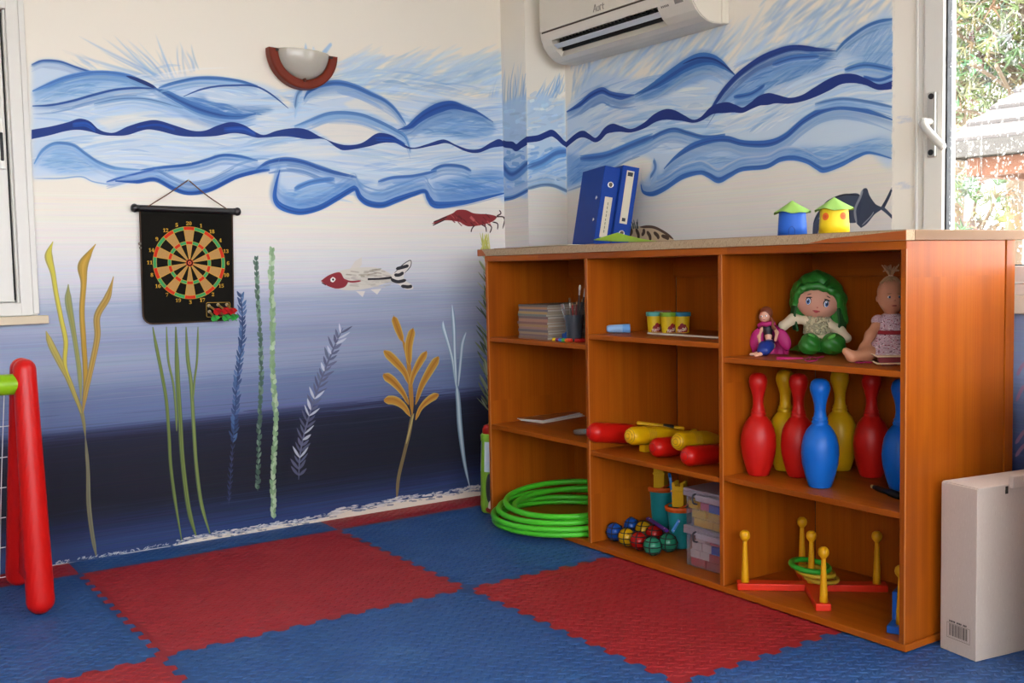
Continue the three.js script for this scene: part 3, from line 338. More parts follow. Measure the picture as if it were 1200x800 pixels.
{ // window beside the bookcase
  const w = structG('window_2'), z0 = 1.85, z1 = 3.7, y0 = 0.94, y1 = 2.3;
  part('frame', [bx(XR - 0.006, XR + 0.09, y0, y1, z0 - 0.004, z0 + 0.034, 0.003), bx(XR - 0.006, XR + 0.09, y0, y1, z1 - 0.034, z1, 0.003), bx(XR - 0.006, XR + 0.09, y0 - 0.002, y0 + 0.034, z0, z1, 0.003), bx(XR - 0.006, XR + 0.09, y1 - 0.034, y1, z0, z1, 0.003)], frameWhite, w);
  part('frame_rebate', [bx(XR - 0.011, XR + 0.01, y0, y1, z0 - 0.002, z0 + 0.006, 0.002), bx(XR - 0.011, XR + 0.01, y0, y1, z0 + 0.025, z0 + 0.031, 0.002)], frameWhite, w);
  const sash = part('sash', [bx(XR - 0.018, XR + 0.05, y0 + 0.036, y1 - 0.036, z0 + 0.034, z0 + 0.1, 0.003), bx(XR - 0.018, XR + 0.05, y0 + 0.036, y0 + 0.085, z0 + 0.034, 2.78, 0.003), bx(XR - 0.018, XR + 0.05, y1 - 0.095, y1 - 0.036, z0 + 0.034, 2.78, 0.003), bx(XR - 0.018, XR + 0.05, y0 + 0.036, y1 - 0.036, 2.72, 2.8, 0.003), bx(XR - 0.018, XR + 0.05, y0 + 0.036, y1 - 0.036, z1 - 0.1, z1 - 0.034, 0.003), bx(XR - 0.018, XR + 0.05, y0 + 0.036, y0 + 0.085, 2.79, z1 - 0.05, 0.003), bx(XR - 0.018, XR + 0.05, y1 - 0.095, y1 - 0.036, 2.79, z1 - 0.05, 0.003)], frameWhite, w);
  part('gasket', [plainBox(XR - 0.004, XR + 0.02, y0 + 0.085, y1 - 0.095, z0 + 0.1, z0 + 0.106), plainBox(XR - 0.004, XR + 0.02, y0 + 0.083, y0 + 0.089, z0 + 0.1, 2.72)], gasket, sash);
  const dust = tex(canvas(1024, 1024, (c, W) => { c.fillStyle = '#000'; c.fillRect(0, 0, W, W); c.fillStyle = '#fff'; for (let i = 0; i < 5200; i++) { c.globalAlpha = rr(0.1, 0.6); c.beginPath(); c.ellipse(rnd() * W, rnd() * W, rr(1.2, 4.2), rr(1.2, 5.5), 0, 0, 6.3); c.fill(); } for (let i = 0; i < 120; i++) { c.globalAlpha = 0.2; c.fillRect(rnd() * W, rnd() * W, 3, rr(30, 160)); } }), false, [1 / 0.9, 1 / 0.9]);
  const glass = new THREE.MeshPhysicalMaterial({ color: 0xffffff, transmission: 1, roughness: 0.02, thickness: 0, ior: 1.5 });
  part('pane', [plainBox(XR + 0.012, XR + 0.016, y0 + 0.08, y1 - 0.09, z0 + 0.098, 2.73)], glass, sash); part('pane', [plainBox(XR + 0.012, XR + 0.016, y0 + 0.08, y1 - 0.09, 2.79, z1 - 0.098)], glass, sash);
  const grime = new THREE.PlaneGeometry(0.82, y1 - y0 - 0.19); grime.rotateY(-Math.PI / 2); grime.translate(XR + 0.0105, (y0 + y1) / 2, 2.355);
  part('dried_water_spots', remapUV(grime, (x, y, z) => [z, y]), new THREE.MeshPhysicalMaterial({ color: 0xf0f0ea, roughness: 1, transmission: 0.55, thickness: 0, transparent: true, alphaMap: dust, side: THREE.DoubleSide }), sash);
  // lever handle
  const hc = onX(1093, 146, XR - 0.022), handle = part('handle_plate', [bx(XR - 0.03, XR - 0.016, hc.y - 0.1, hc.y + 0.1, hc.z - 0.016, hc.z + 0.014, 0.004)], alu, sash);
  for (const k of [-1, 1]) part('screw_cover', [T(cyl(0.009, 0.009, 0.004).rotateZ(Math.PI / 2), XR - 0.031, hc.y + k * 0.086, hc.z)], gasket, handle);
  part('lever', [tube([[XR - 0.03, hc.y + 0.008, hc.z - 0.004], [XR - 0.06, hc.y + 0.006, hc.z - 0.006], [XR - 0.072, hc.y - 0.012, hc.z + 0.008], [XR - 0.07, hc.y - 0.05, hc.z + 0.04], [XR - 0.066, hc.y - 0.075, hc.z + 0.062]], 0.0125, 40, 12), T(ball(0.0125, 12), XR - 0.066, hc.y - 0.075, hc.z + 0.062), T(ball(0.014, 12), XR - 0.064, hc.y + 0.005, hc.z - 0.004)], std(0xcfccc6, 0.3, { metalness: 0.3 }), handle);
  part('sill', [bx(XR - 0.03, XR + 0.12, 0.885, 0.938, z0 - 0.02, z1 + 0.04, 0.004)], std(0xddd0bc, 0.6), w);
}
{ // broad opening behind the viewer and a window in the far left wall: where the daylight comes in
  const w = structG('window_3'), m = frameWhite; part('frame', [bx(-3.5, 1.5, 0.9, 0.96, ZR, ZR + 0.08), bx(-3.5, 1.5, 2.44, 2.5, ZR, ZR + 0.08), ...[-3.5, -1.85, -0.2, 1.44].map((x) => bx(x, x + 0.06, 0.9, 2.5, ZR, ZR + 0.08))], m, w);
  const v = structG('window_4'); part('frame', [bx(XL - 0.08, XL, 1.1, 1.16, 4.3, 5.9), bx(XL - 0.08, XL, 2.39, 2.45, 4.3, 5.9), ...[4.3, 5.07, 5.84].map((z) => bx(XL - 0.08, XL, 1.1, 2.45, z, z + 0.06))], m, v);
}

// ───────── foam mats ─────────
const scuff = (base, dark, lite) => tex(canvas(1024, 1024, (c, W) => { c.fillStyle = `rgb(${base})`; c.fillRect(0, 0, W, W); for (let i = 0; i < 240; i++) { c.globalAlpha = rr(0.02, 0.06); c.fillStyle = `rgb(${rnd() < 0.5 ? dark : lite})`; c.beginPath(); c.ellipse(rnd() * W, rnd() * W, rr(20, 120), rr(10, 70), rr(0, 3), 0, 6.3); c.fill(); } for (let i = 0; i < 5000; i++) { c.globalAlpha = rr(0.05, 0.25); c.fillStyle = `rgb(${rnd() < 0.6 ? dark : lite})`; c.fillRect(rnd() * W, rnd() * W, rr(1, 3), rr(1, 3)); } for (let i = 0; i < 40; i++) { c.globalAlpha = 0.14; c.strokeStyle = `rgb(${lite})`; c.lineWidth = rr(0.6, 1.6); c.beginPath(); const x = rnd() * W, y = rnd() * W; c.moveTo(x, y); c.quadraticCurveTo(x + rr(-60, 60), y + rr(-60, 60), x + rr(-120, 120), y + rr(-120, 120)); c.stroke(); } c.globalAlpha = 1; }), true, [1, 1]);
const matRed = std(0xffffff, 0.5, { map: scuff([156, 30, 37], [116, 19, 27], [196, 88, 88]) });
const matBlue = std(0xffffff, 0.5, { map: scuff([38, 80, 138], [26, 58, 108], [106, 138, 180]) });
{
  const N = 12, A = 0.011, teeth = (a, b, k) => { const out = []; for (let i = 0; i < N; i++) for (const [t, s] of [[0.06, k], [0.44, k], [0.56, -k], [0.94, -k]]) out.push([a + (b - a) * (i + t) / N, s * A]); return out; };
  const X = [-2, -1, 0, 1, 2, XR], Z = [ZW, 0, 1, 2, 3], straight = (v) => v === XR || v === ZW || v === -2 || v === 3 || v === 0;
  // raised leaf-shaped tread of the foam, too fine to pick apart singly
  const leaves = (x0, x1, z0, z1) => { const pos = [], C = 0.0385, H = 0.0019, ring = [[-0.0185, 0], [-0.008, 0.0078], [0.008, 0.0078], [0.0185, 0], [0.008, -0.0078], [-0.008, -0.0078]], top = [[-0.0105, 0], [-0.005, 0.0042], [0.005, 0.0042], [0.0105, 0], [0.005, -0.0042], [-0.005, -0.0042]];
    for (let i = Math.ceil((x0 - 3) / C); i * C < x1 + C; i++) for (let j = Math.ceil((z0 - 3) / C); j * C < z1 + C; j++) for (const [ox, oz, a] of [[0, 0, 0.55], [0.5, 0.5, -0.55]]) { const cx = (i + ox) * C, cz = (j + oz) * C; if (cx < x0 || cx > x1 || cz < z0 || cz > z1) continue; const ca = Math.cos(a), sa = Math.sin(a), P = (q, y) => [cx + q[0] * ca - q[1] * sa, y, cz + q[0] * sa + q[1] * ca]; for (let k = 0; k < 6; k++) { const n = (k + 1) % 6, A = P(ring[k], -H), B = P(ring[n], -H), D = P(top[k], 0), E = P(top[n], 0); pos.push(...A, ...B, ...D, ...B, ...E, ...D); if (k > 0 && k < 5) pos.push(...P(top[0], 0), ...D, ...E); } }
    const g = new THREE.BufferGeometry(); g.setAttribute('position', new THREE.Float32BufferAttribute(pos, 3)); g.computeVertexNormals(); return remapUV(g, (x, y, z) => [x, -z]); };
  const names = { '0,0': 'foam mat lying against the wall mats below the dartboard', '1,0': 'foam mat reaching under the corner of the bookcase by the green hoops', '-1,0': 'foam mat under the red toy goal leg', '0,1': 'large foam mat between the two red mats, open floor', '1,1': 'foam mat reaching under the bookcase below the ball net', '-1,1': 'foam mat touching the mat under the toy goal and the open floor mat', '0,2': 'foam mat on the open floor, toothed into the big blue mat', '-1,2': 'foam mat on the open floor far from the wall, left of a red one', '-2,-1': 'narrow cut foam mat strip at the wall under the sliding window', '-2,0': 'foam mat behind the toy goal under the sliding window', '-2,1': 'foam mat beside the mat touching the toy goal mat', '-2,2': 'foam mat in the open room corner, farthest from the bookcase', '2,-1': 'small foam mat offcut hidden behind the bookcase end by the pier', '2,0': 'narrow foam mat strip under the bookcase back by the hoops', '2,1': 'narrow foam mat strip under the bookcase back by the pins', '2,2': 'narrow foam mat strip along the wall behind the white cardboard box', '1,2': 'foam mat under the white cardboard box', '-1,-1': 'narrow cut foam mat strip at the wall behind the toy goal', '0,-1': 'narrow cut foam mat strip at the wall below the painted water plants', '1,-1': 'narrow cut foam mat strip at the wall beside the bookcase' };
  for (let i = 0; i < 5; i++) for (let j = 0; j < 4; j++) {
    const x0 = X[i], x1 = X[i + 1], z0 = Z[j], z1 = Z[j + 1], ci = i - 2, cj = j - 1, red = (ci + cj) % 2 === 0, pts = [];
    const zEdge = (z, fwd) => { const t = straight(z) || x1 === XR ? [[x0, 0], [x1, 0]] : [[x0, 0], ...teeth(x0, x1, 1), [x1, 0]]; (fwd ? t : t.reverse()).forEach(([a, o]) => pts.push([a, z + o])); };
    const xEdge = (x, fwd) => { const t = straight(x) && x !== 0 || z0 === ZW ? [[z0, 0], [z1, 0]] : [[z0, 0], ...teeth(z0, z1, 1), [z1, 0]]; (fwd ? t : t.reverse()).forEach(([a, o]) => pts.push([x + o, a])); };
    zEdge(z0, true); xEdge(x1, true); zEdge(z1, false); xEdge(x0, false);
    const cx = (x0 + x1) / 2, cz = (z0 + z1) / 2, q = pts.filter((p, k) => { const o = pts[(k + 1) % pts.length]; return Math.hypot(p[0] - o[0], p[1] - o[1]) > 1e-6; }).map(([x, z]) => [(x - cx) * 0.9985, -(z - cz) * 0.9985]);
    const g = extrude(q, 0.0181); g.rotateX(-Math.PI / 2); g.translate(cx, -0.02, cz);
    const key = ci + ',' + cj, n = names[key];
    const o = thing('foam_mat', (red ? 'red ' : 'blue ') + n, 'foam mat', [0, 0, 0], 0, 'interlocking foam floor mats'), mat = red ? matRed : matBlue; part('pad', remapUV(g, (x, y, z) => [x, -z]), mat, o);
    const tread = part('tread_pattern', leaves(x0 + 0.02, x1 - 0.02, z0 + 0.02, z1 - 0.02), mat, o); tread.userData.kind = 'stuff';
  }
}

// ───────── bookcase ─────────
function woodCanvas(base, dark, lite, n) { return canvas(1024, 1024, (c, W) => { c.fillStyle = `rgb(${base})`; c.fillRect(0, 0, W, W); for (let i = 0; i < n; i++) { const x = rnd() * W, w = rr(0.6, 5), l = rr(120, 1024), y = rnd() * W, bend = rr(-10, 10); c.globalAlpha = rr(0.02, 0.11); c.strokeStyle = `rgb(${rnd() < 0.6 ? dark : lite})`; c.lineWidth = w; for (const oy of [0, -W]) { c.beginPath(); c.moveTo(x, y + oy); c.bezierCurveTo(x + bend, y + oy + l / 3, x - bend, y + oy + l * 0.66, x, y + oy + l); c.stroke(); } } c.filter = 'blur(14px)'; for (let i = 0; i < 34; i++) { c.globalAlpha = rr(0.1, 0.3); c.fillStyle = `rgb(${rnd() < 0.55 ? dark : lite})`; c.beginPath(); c.ellipse(rnd() * W, rnd() * W, rr(12, 40), rr(160, 600), 0, 0, 6.3); c.fill(); } c.filter = 'none'; c.globalAlpha = 1; }); }
const cherryTex = tex(woodCanvas([166, 80, 8], [116, 48, 2], [188, 104, 20], 1300), true, [1 / 0.5, 1 / 1.0]);
const cherry = new THREE.MeshPhysicalMaterial({ map: cherryTex, roughness: 0.45, specularIntensity: 0.5 });
const cherryHighlight = new THREE.MeshPhysicalMaterial({ color: 0xb86a2c, roughness: 0.4, clearcoat: 0.15 });
const XB = 1.611, XBACK = 2.052, ZB0 = 0.201, ZB1 = 2.219, DIV = [0.876, 1.55], SH = { c1: [0.761, 0.394], c2: [0.8, 0.371], c3: [0.757, 0.379] }, BASE = 0.024;
{
  const b = thing('bookcase', 'long cherry wood open bookcase with nine compartments full of toys', 'bookcase', [0, 0, 0]);
  const w = (name, box, grain) => part(name, metreUV(bx(...box, 0.0025), grain), cherry, b);
  w('base_board', [XB, 2.07, 0.004, BASE, ZB0 - 0.003, ZB1 + 0.005], 'z'); w('top_board', [XB, 2.07, 1.076, 1.1, ZB0, ZB1], 'z');
  w('side_panel', [XB + 0.001, 2.07, BASE, 1.1, ZB0, ZB0 + 0.018], 'y'); w('side_panel', [XB + 0.001, 2.07, BASE, 1.099, ZB1 - 0.018, ZB1], 'y');
  for (const z of DIV) w('divider', [XB + 0.001, XBACK, BASE, 1.076, z - 0.009, z + 0.009], 'y');
  const cols = [[ZB0 + 0.018, DIV[0] - 0.009, 'c1'], [DIV[0] + 0.009, DIV[1] - 0.009, 'c2'], [DIV[1] + 0.009, ZB1 - 0.018, 'c3']];
  for (const [z0, z1, k] of cols) { for (const y of SH[k]) w('shelf', [XB + 0.003, XBACK, y - 0.018, y, z0, z1], 'z'); w('back_panel', [XBACK, XBACK + 0.012, BASE, 1.076, z0, z1], 'y'); w('back_rail', [XBACK - 0.016, XBACK, 1.0, 1.076, z0 + 0.001, z1 - 0.001], 'z'); }
  // thin pale strips paint the highlight of the rounded upright edges
  for (const z of [ZB0 + 0.018, DIV[0] + 0.009, DIV[1] + 0.009, ZB1]) part('edge_highlight', bx(XB - 0.0008, XB + 0.004, BASE, 1.078, z - 0.0022, z + 0.0006, 0.0008), cherryHighlight, b, 'pale strip painted as edge highlight');
  part('rear_upright', metreUV(bx(2.076, 2.118, 0, 1.1, ZB1 - 0.02, ZB1 + 0.001), 'y'), cherry, b); part('rear_upright', metreUV(bx(2.076, 2.118, 0, 1.1, ZB0, ZB0 + 0.02), 'y'), cherry, b);
}
{ // raw chipboard worktop with chipped front edge
  const chip = tex(canvas(1024, 256, (c, W, H) => { c.fillStyle = 'rgb(176,150,118)'; c.fillRect(0, 0, W, H); for (let i = 0; i < 9000; i++) { c.globalAlpha = rr(0.15, 0.5); c.fillStyle = ['rgb(150,122,90)', 'rgb(204,184,152)', 'rgb(120,92,64)', 'rgb(186,164,134)'][Math.floor(rnd() * 4)]; c.beginPath(); c.ellipse(rnd() * W, rnd() * H, rr(1, 7), rr(0.6, 2.4), rr(-0.4, 0.4), 0, 6.3); c.fill(); } c.globalAlpha = 1; }), true, [1 / 0.6, 1 / 0.15]);
  const t = thing('countertop', 'worn chipboard top lying along the bookcase, laminate edge broken away', 'countertop', [0, 0, 0]);
  part('board', metreUV(bx(XB - 0.006, XR - 0.02, 1.1, 1.127, ZB0 - 0.045, ZB1 + 0.004, 0.0015), 'z'), std(0xffffff, 0.85, { map: chip }), t, 'bare chipboard edge');
  const bump = (z0, z1, n) => { const pts = []; for (let i = 0; i <= n; i++) pts.push([z0 + (z1 - z0) * i / n, 0.0012 + rr(0, 0.003)]); return [...pts, [z1, 0.0262], [z0, 0.0262]]; };
  const strip = (pts) => { const g = extrude(pts.map(([a, y]) => [a, y]), 0.0012); g.rotateY(-Math.PI / 2); return g.translate(XB - 0.0058, 1.1, 0); };
  const lam = new THREE.MeshPhysicalMaterial({ map: cherryTex, roughness: 0.4 });
  part('laminate_edge', metreUV(strip([[1.9, 0.001], [1.97, 0.012], [2.08, 0.018], [2.222, 0.0255], [2.222, 0.001]]), 'z'), lam, t); part('laminate_edge', metreUV(strip([[0.157, 0.001], [0.157, 0.026], [0.19, 0.026], [0.205, 0.016], [0.22, 0.001]]), 'z'), lam, t);
  part('top_laminate', metreUV(bx(XB - 0.006, XR - 0.021, 1.127, 1.1282, ZB0 - 0.045, ZB1 + 0.003, 0.0005), 'z'), std(0x8a6a4c, 0.6), t);
  part('side_edge', metreUV(bx(XB + 0.03, 2.17, 1.1005, 1.1265, ZB1 + 0.0035, ZB1 + 0.0052, 0.0006), 'x'), std(0x7c5836, 0.7), t);
}

// ───────── things on the worktop ─────────
const TOP = 1.1282;
function binder(label, z, lean, x, style) {
  const b = thing('lever_arch_binder', label, 'binder', [x, TOP, z], 0, 'blue binders leaning on the worktop'), H = 0.318, Wd = 0.072, D = 0.285, blue = new THREE.MeshPhysicalMaterial({ color: 0x0c3a90, roughness: 0.55, specularIntensity: 0.4 }), dark = std(0x0d2f78, 0.5);
  b.rotation.set(lean, 0, 0);
  // local: x depth (0 = spine, towards the room), y up, z thickness
  part('cover', [bx(0, D, 0, H, 0, 0.003, 0.001), bx(0, D, 0, H, Wd - 0.003, Wd, 0.001)], blue, b); const sp = part('spine', [bx(-0.0005, 0.003, 0, H, 0.0005, Wd - 0.0005, 0.0012), bx(-0.0012, 0.002, 0, H, 0.003, 0.006, 0.0008), bx(-0.0012, 0.002, 0, H, Wd - 0.006, Wd - 0.003, 0.0008)], blue, b);
  part('paper_block', [plainBox(0.012, D - 0.015, 0.01, H - 0.015, 0.006, Wd - 0.01)], std(0xe8e4d8, 0.8), b);
  const paper = std(0xcdc2ac, 0.7), ly = style ? [0.085, 0.3] : [0.03, 0.195];
  const lab = part('spine_label', [bx(-0.0022, -0.0004, ly[0], ly[1], 0.02, 0.052, 0.0004)], paper, sp);
  if (style) { part('label_print', plainBox(-0.0026, -0.002, 0.278, 0.294, 0.025, 0.047), std(0x2a2c34, 0.7), lab); part('label_print', plainBox(-0.0026, -0.002, 0.094, 0.108, 0.028, 0.043), std(0x2a2c34, 0.7), lab); } else part('label_print', [0.05, 0.066, 0.082, 0.098, 0.114, 0.13, 0.146, 0.162].map((y) => plainBox(-0.0026, -0.002, y, y + rr(0.008, 0.012), 0.034, 0.0375)), std(0x74726c, 0.7), lab);
  const ry = style ? 0.045 : 0.245; part('finger_ring', [T(new THREE.TorusGeometry(0.0105, 0.0028, 10, 24).rotateY(Math.PI / 2), -0.001, ry, 0.036)], std(0xd8d8da, 0.25, { metalness: 0.9 }), sp); part('finger_hole', [T(cyl(0.009, 0.009, 0.003, 20).rotateZ(Math.PI / 2), -0.0012, ry, 0.036)], std(0x4a4038, 0.6), sp);
  if (!style) for (const y of [0.1, 0.19]) part('rivet', [T(new THREE.TorusGeometry(0.006, 0.0018, 8, 16), 0.045, y, -0.001), bx(0.03, 0.045, y - 0.002, y + 0.002, -0.003, 0, 0.001)], std(0xd0d0d2, 0.25, { metalness: 0.9 }), b);
  return b;
}
{
  const lean = 0.17, a = 1.22, px = V(1.905, 0, 0.56), n = V(0.94, 0, 0.342), up = 0.072 * Math.sin(lean);
  const b1 = binder('blue lever arch binder with finger ring above its white spine label', 0, 0, 0, 0), b2 = binder('blue lever arch binder with white label above its finger ring', 0, 0, 0, 1);
  for (const [b, k] of [[b1, 0], [b2, 1]]) { b.position.copy(px).addScaledVector(n, k * 0.0755); b.position.y = TOP + up; b.rotation.order = 'YXZ'; b.rotation.set(lean, a, 0); }
  b2.position.add(V(-0.012, 0, 0.018));
}
{ // papers under and beside the binders
  const sheet = (name, label, pts, mat, th = 0.0012) => { const g = new THREE.ExtrudeGeometry(new THREE.Shape(pts.map(([x, z]) => new THREE.Vector2(x, -z))), { depth: th, bevelEnabled: false }); g.rotateX(-Math.PI / 2); return solo(name, g.translate(0, TOP, 0), mat, label, 'paper'); };
  sheet('paper_sheet', 'dark red sheet of card on the worktop near the pier', [[1.66, 0.2], [1.68, 0.55], [1.9, 0.53], [1.9, 0.2]], std(0x7a2a26, 0.7), 0.003);
  sheet('paper_sheet', 'cream sheet of paper lying under the binders', [[1.64, 0.42], [1.65, 0.7], [1.83, 0.7], [1.83, 0.42]], std(0xd8cfae, 0.8), 0.002).position.y = 0.0032;
  // lime folder with one corner lifted
  const g = new THREE.PlaneGeometry(1, 1, 16, 6), p = g.attributes.position; for (let i = 0; i < p.count; i++) { const s = p.getX(i) + 0.5, t = p.getY(i) + 0.5, z = 0.79 + s * 0.27, x = 1.72 + t * 0.12, y = TOP + 0.004 + 0.042 * Math.pow(1 - s, 1.6) * (0.35 + 0.65 * t); p.setXYZ(i, x, y, z); } g.computeVertexNormals();
  const h = g.clone(); h.translate(0, 0.0015, 0); solo('folder', [g, h], std(0x9fc41c, 0.6, { side: THREE.DoubleSide }), 'lime green folder with a lifted corner beside the binders', 'folder');
}
{ // paper tube houses
  const house = (label, z, x, body, spots, door) => {
    const h = thing('paper_house', label, 'paper craft', [x, TOP, z], -0.9, 'paper tube houses on the worktop');
    const wall = part('wall', [lathe([[0.0001, 0], [0.048, 0], [0.0465, 0.03], [0.0445, 0.06], [0.043, 0.082], [0.041, 0.083], [0.0001, 0.083]], 36)], std(body, 0.6), h); part('white_rim', [T(lathe([[0.0472, 0], [0.0486, 0], [0.0482, 0.003], [0.047, 0.003]], 36), 0, 0, 0)], std(0xe8e6e0, 0.7), h);
    const pts = []; const g = new THREE.ConeGeometry(0.06, 0.04, 44, 6, true), p = g.attributes.position; for (let i = 0; i < p.count; i++) { const x = p.getX(i), y = p.getY(i), zz = p.getZ(i), r = Math.hypot(x, zz), a = Math.atan2(zz, x); p.setY(i, y + 0.0035 * Math.sin(a * 3 + 1) * (r / 0.064) ** 2 + 0.002 * Math.sin(a * 7) * (r / 0.064) ** 2); } g.computeVertexNormals();
    const g2 = g.clone().translate(0, 0.0012, 0); h.scale.setScalar(0.92); part('roof', [T(g, 0, 0.097, 0), T(g2, 0, 0.097, 0)], std(0x8cb452, 0.7, { side: THREE.DoubleSide }), h);
    const arc = (a, y, r, mat, name) => { const q = new THREE.CircleGeometry(r, 20), pp = q.attributes.position; for (let i = 0; i < pp.count; i++) { const u = pp.getX(i), v = pp.getY(i) + y, rad = 0.0482 - v * 0.058 + 0.0011, an = a + u / rad; pp.setXYZ(i, Math.sin(an) * rad, v, Math.cos(an) * rad); } q.computeVertexNormals(); part(name, q, mat, wall); };
    if (spots) for (const a of [-0.62, 0.66]) { arc(a, 0.056, 0.012, std(0xe86a1e, 0.7, { side: THREE.DoubleSide }), 'painted_spot'); arc(a, 0.056, 0.0055, std(0xd65418, 0.7, { side: THREE.DoubleSide }), 'painted_spot_middle'); }
    if (door) part('door_outline', [tube([[-0.009, 0.004, 0.0492], [-0.009, 0.022, 0.0482], [0, 0.031, 0.0478], [0.009, 0.022, 0.0482], [0.009, 0.004, 0.0492]], 0.0008, 30, 5)], std(0x16387c, 0.7), wall);
    return h;
  };
  const p1 = onX(928.5, 270, 1.75), p2 = onX(977.5, 270, 1.75); house('blue paper tube house with curled green roof', p1.z, 1.75, 0x1f5fc4, false, true); house('yellow paper tube house with orange spots and green roof', p2.z, 1.75, 0xf3cf10, true, false);
}

// ───────── wall lamp, air conditioner, dartboard ─────────
{
  const c = onZ(351, 63, ZW), l = thing('wall_lamp', 'half round wall lamp with brown wooden rim and glass bowl', 'lamp', [c.x, c.y, ZW]); l.rotation.z = -0.045;
  const R1 = 0.148, R0 = 0.111, arc = []; for (let i = 0; i <= 40; i++) { const a = Math.PI + Math.PI * i / 40; arc.push([Math.cos(a) * R1, Math.sin(a) * R1]); } for (let i = 40; i >= 0; i--) { const a = Math.PI + Math.PI * i / 40; arc.push([Math.cos(a) * R0, Math.sin(a) * R0]); }
  part('rim', [extrude(arc, 0.034, 0.009, 4).translate(0, 0, 0.009)], new THREE.MeshPhysicalMaterial({ color: 0x74260f, roughness: 0.42, specularIntensity: 0.45 }), l);
  const g = new THREE.SphereGeometry(0.112, 40, 24, 0, Math.PI, Math.PI / 2, Math.PI / 2); g.scale(1, 1, 0.62); const gi = new THREE.SphereGeometry(0.108, 40, 24, 0, Math.PI, Math.PI / 2, Math.PI / 2); gi.scale(1, 1, 0.6);
  part('glass_bowl', [T(g, 0, 0, 0.03), T(gi, 0, 0, 0.03)], new THREE.MeshPhysicalMaterial({ color: 0xe6e2da, transmission: 0.6, roughness: 0.18, thickness: 0, side: THREE.DoubleSide }), l, 'pale smoky glass bowl');
  part('backplate', [bx(-0.1, 0.1, -0.09, -0.004, 0, 0.008, 0.003)], std(0xd8d4ca, 0.4), l); for (const x of [-0.117, 0.117]) part('clip', [bx(x - 0.006, x + 0.006, -0.014, -0.004, 0.03, 0.056, 0.002)], std(0x2a1c16, 0.5), l); part('clip', [bx(-0.004, 0.004, -0.122, -0.108, 0.04, 0.062, 0.002)], std(0x5a2412, 0.5), l);
}
{
  const z0 = 0.105, z1 = 1.035, L = z1 - z0, a = thing('air_conditioner', 'white split air conditioner high on the wave wall', 'air conditioner', [XR, 0, z0]), white = new THREE.MeshPhysicalMaterial({ color: 0xddd5c6, roughness: 0.4, clearcoat: 0.15 });
  // profile: [distance from wall, height]
  const full = [[0, 1.95], [0.075, 1.947], [0.11, 1.952], [0.138, 1.966], [0.162, 1.986], [0.182, 2.012], [0.194, 2.04], [0.199, 2.062], [0.196, 2.2], [0.18, 2.25], [0, 2.25]], notch = [[0, 1.95], [0.075, 1.947], [0.11, 1.952], [0.136, 1.965], [0.12, 2.0], [0.13, 2.045], [0.178, 2.04], [0.189, 2.03], [0.194, 2.04], [0.199, 2.062], [0.196, 2.2], [0.18, 2.25], [0, 2.25]];
  const ext = (pf, a0, a1) => { const g = extrude(pf.map(([d, y]) => [-d, y]), a1 - a0); return g.translate(0, 0, a0); };
  part('housing', [ext(full, 0, 0.07), ext(notch, 0.07, L - 0.185), ext(full, L - 0.185, L - 0.004)], white, a); part('end_cap', [ext(full.map(([d, y]) => [Math.max(0.035, d * 0.985), y > 2.2 ? y - 0.002 : y + 0.0025]), L - 0.004, L), bx(-0.034, 0, 1.951, 2.248, L - 0.003, L + 0.004, 0.002)], white, a);
  part('front_panel', [bx(-0.206, -0.198, 2.072, 2.246, 0.004, L - 0.004, 0.003)], white, a); part('panel_gap', [plainBox(-0.2005, -0.19, 2.066, 2.072, 0.012, L - 0.01)], std(0x4a3c2e, 0.7), a);
  part('outlet', [plainBox(-0.132, -0.128, 1.99, 2.04, 0.071, L - 0.186)], std(0x1b1a1a, 0.8), a); const fins = []; for (let i = 0; i < 28; i++) fins.push(T(new THREE.BoxGeometry(0.03, 0.03, 0.0016).rotateX(0.1), -0.148, 2.022, 0.09 + i * (L - 0.3) / 27)); part('air_vanes', fins, std(0x2a2826, 0.7), a);
  const lv = extrude([[-0.162, 1.996], [-0.172, 2.005], [-0.180, 2.0105], [-0.1805, 2.013], [-0.170, 2.0082], [-0.1605, 1.9985]], L - 0.262); part('louver', [lv.translate(0, 0, 0.074)], std(0xcfd2d6, 0.4), a);
  const ink = std(0x8d8478, 0.7), logo = []; const stroke = (pts) => logo.push(tube(pts.map(([z, y]) => [-0.2066, y, z]), 0.0014, 12, 5)); const lz = 0.38, ly = 2.083; for (const s of [[[0, 0], [0.011, 0.03]], [[0.011, 0.03], [0.02, 0]], [[0.006, 0.01], [0.016, 0.01]], [[0.026, 0.02], [0.026, 0.002], [0.036, 0.002], [0.036, 0.02]], [[0.044, 0], [0.044, 0.02], [0.054, 0.019]], [[0.06, 0.026], [0.062, 0.002], [0.07, 0.002]], [[0.056, 0.017], [0.072, 0.018]]]) stroke(s.map(([x, y]) => [lz + x, ly + y])); part('logo', logo, ink, a);
  const onCurve = (t) => { const p = new THREE.CatmullRomCurve3(full.slice(2, 8).map(([d, y]) => V(-d - 0.0006, y, 0))).getPoint(t); return p; };
  const patch = (t0, t1, s0, s1) => { const g = new THREE.PlaneGeometry(1, 1, 6, 1), p = g.attributes.position; for (let i = 0; i < p.count; i++) { const c = onCurve(t0 + (t1 - t0) * (p.getX(i) + 0.5)); p.setXYZ(i, c.x, c.y, s0 + (s1 - s0) * (p.getY(i) + 0.5)); } g.computeVertexNormals(); return g; };
  part('sticker', patch(0.66, 0.9, L - 0.09, L - 0.045), std(0x8b847a, 0.7, { side: THREE.DoubleSide }), a, 'grey square sticker'); part('small_print', [0, 1, 2, 3, 4].map((i) => patch(0.66, 0.71, L - 0.165 + i * 0.009, L - 0.159 + i * 0.009)), std(0x6e675d, 0.7, { side: THREE.DoubleSide }), a);
}
let dartHolder;
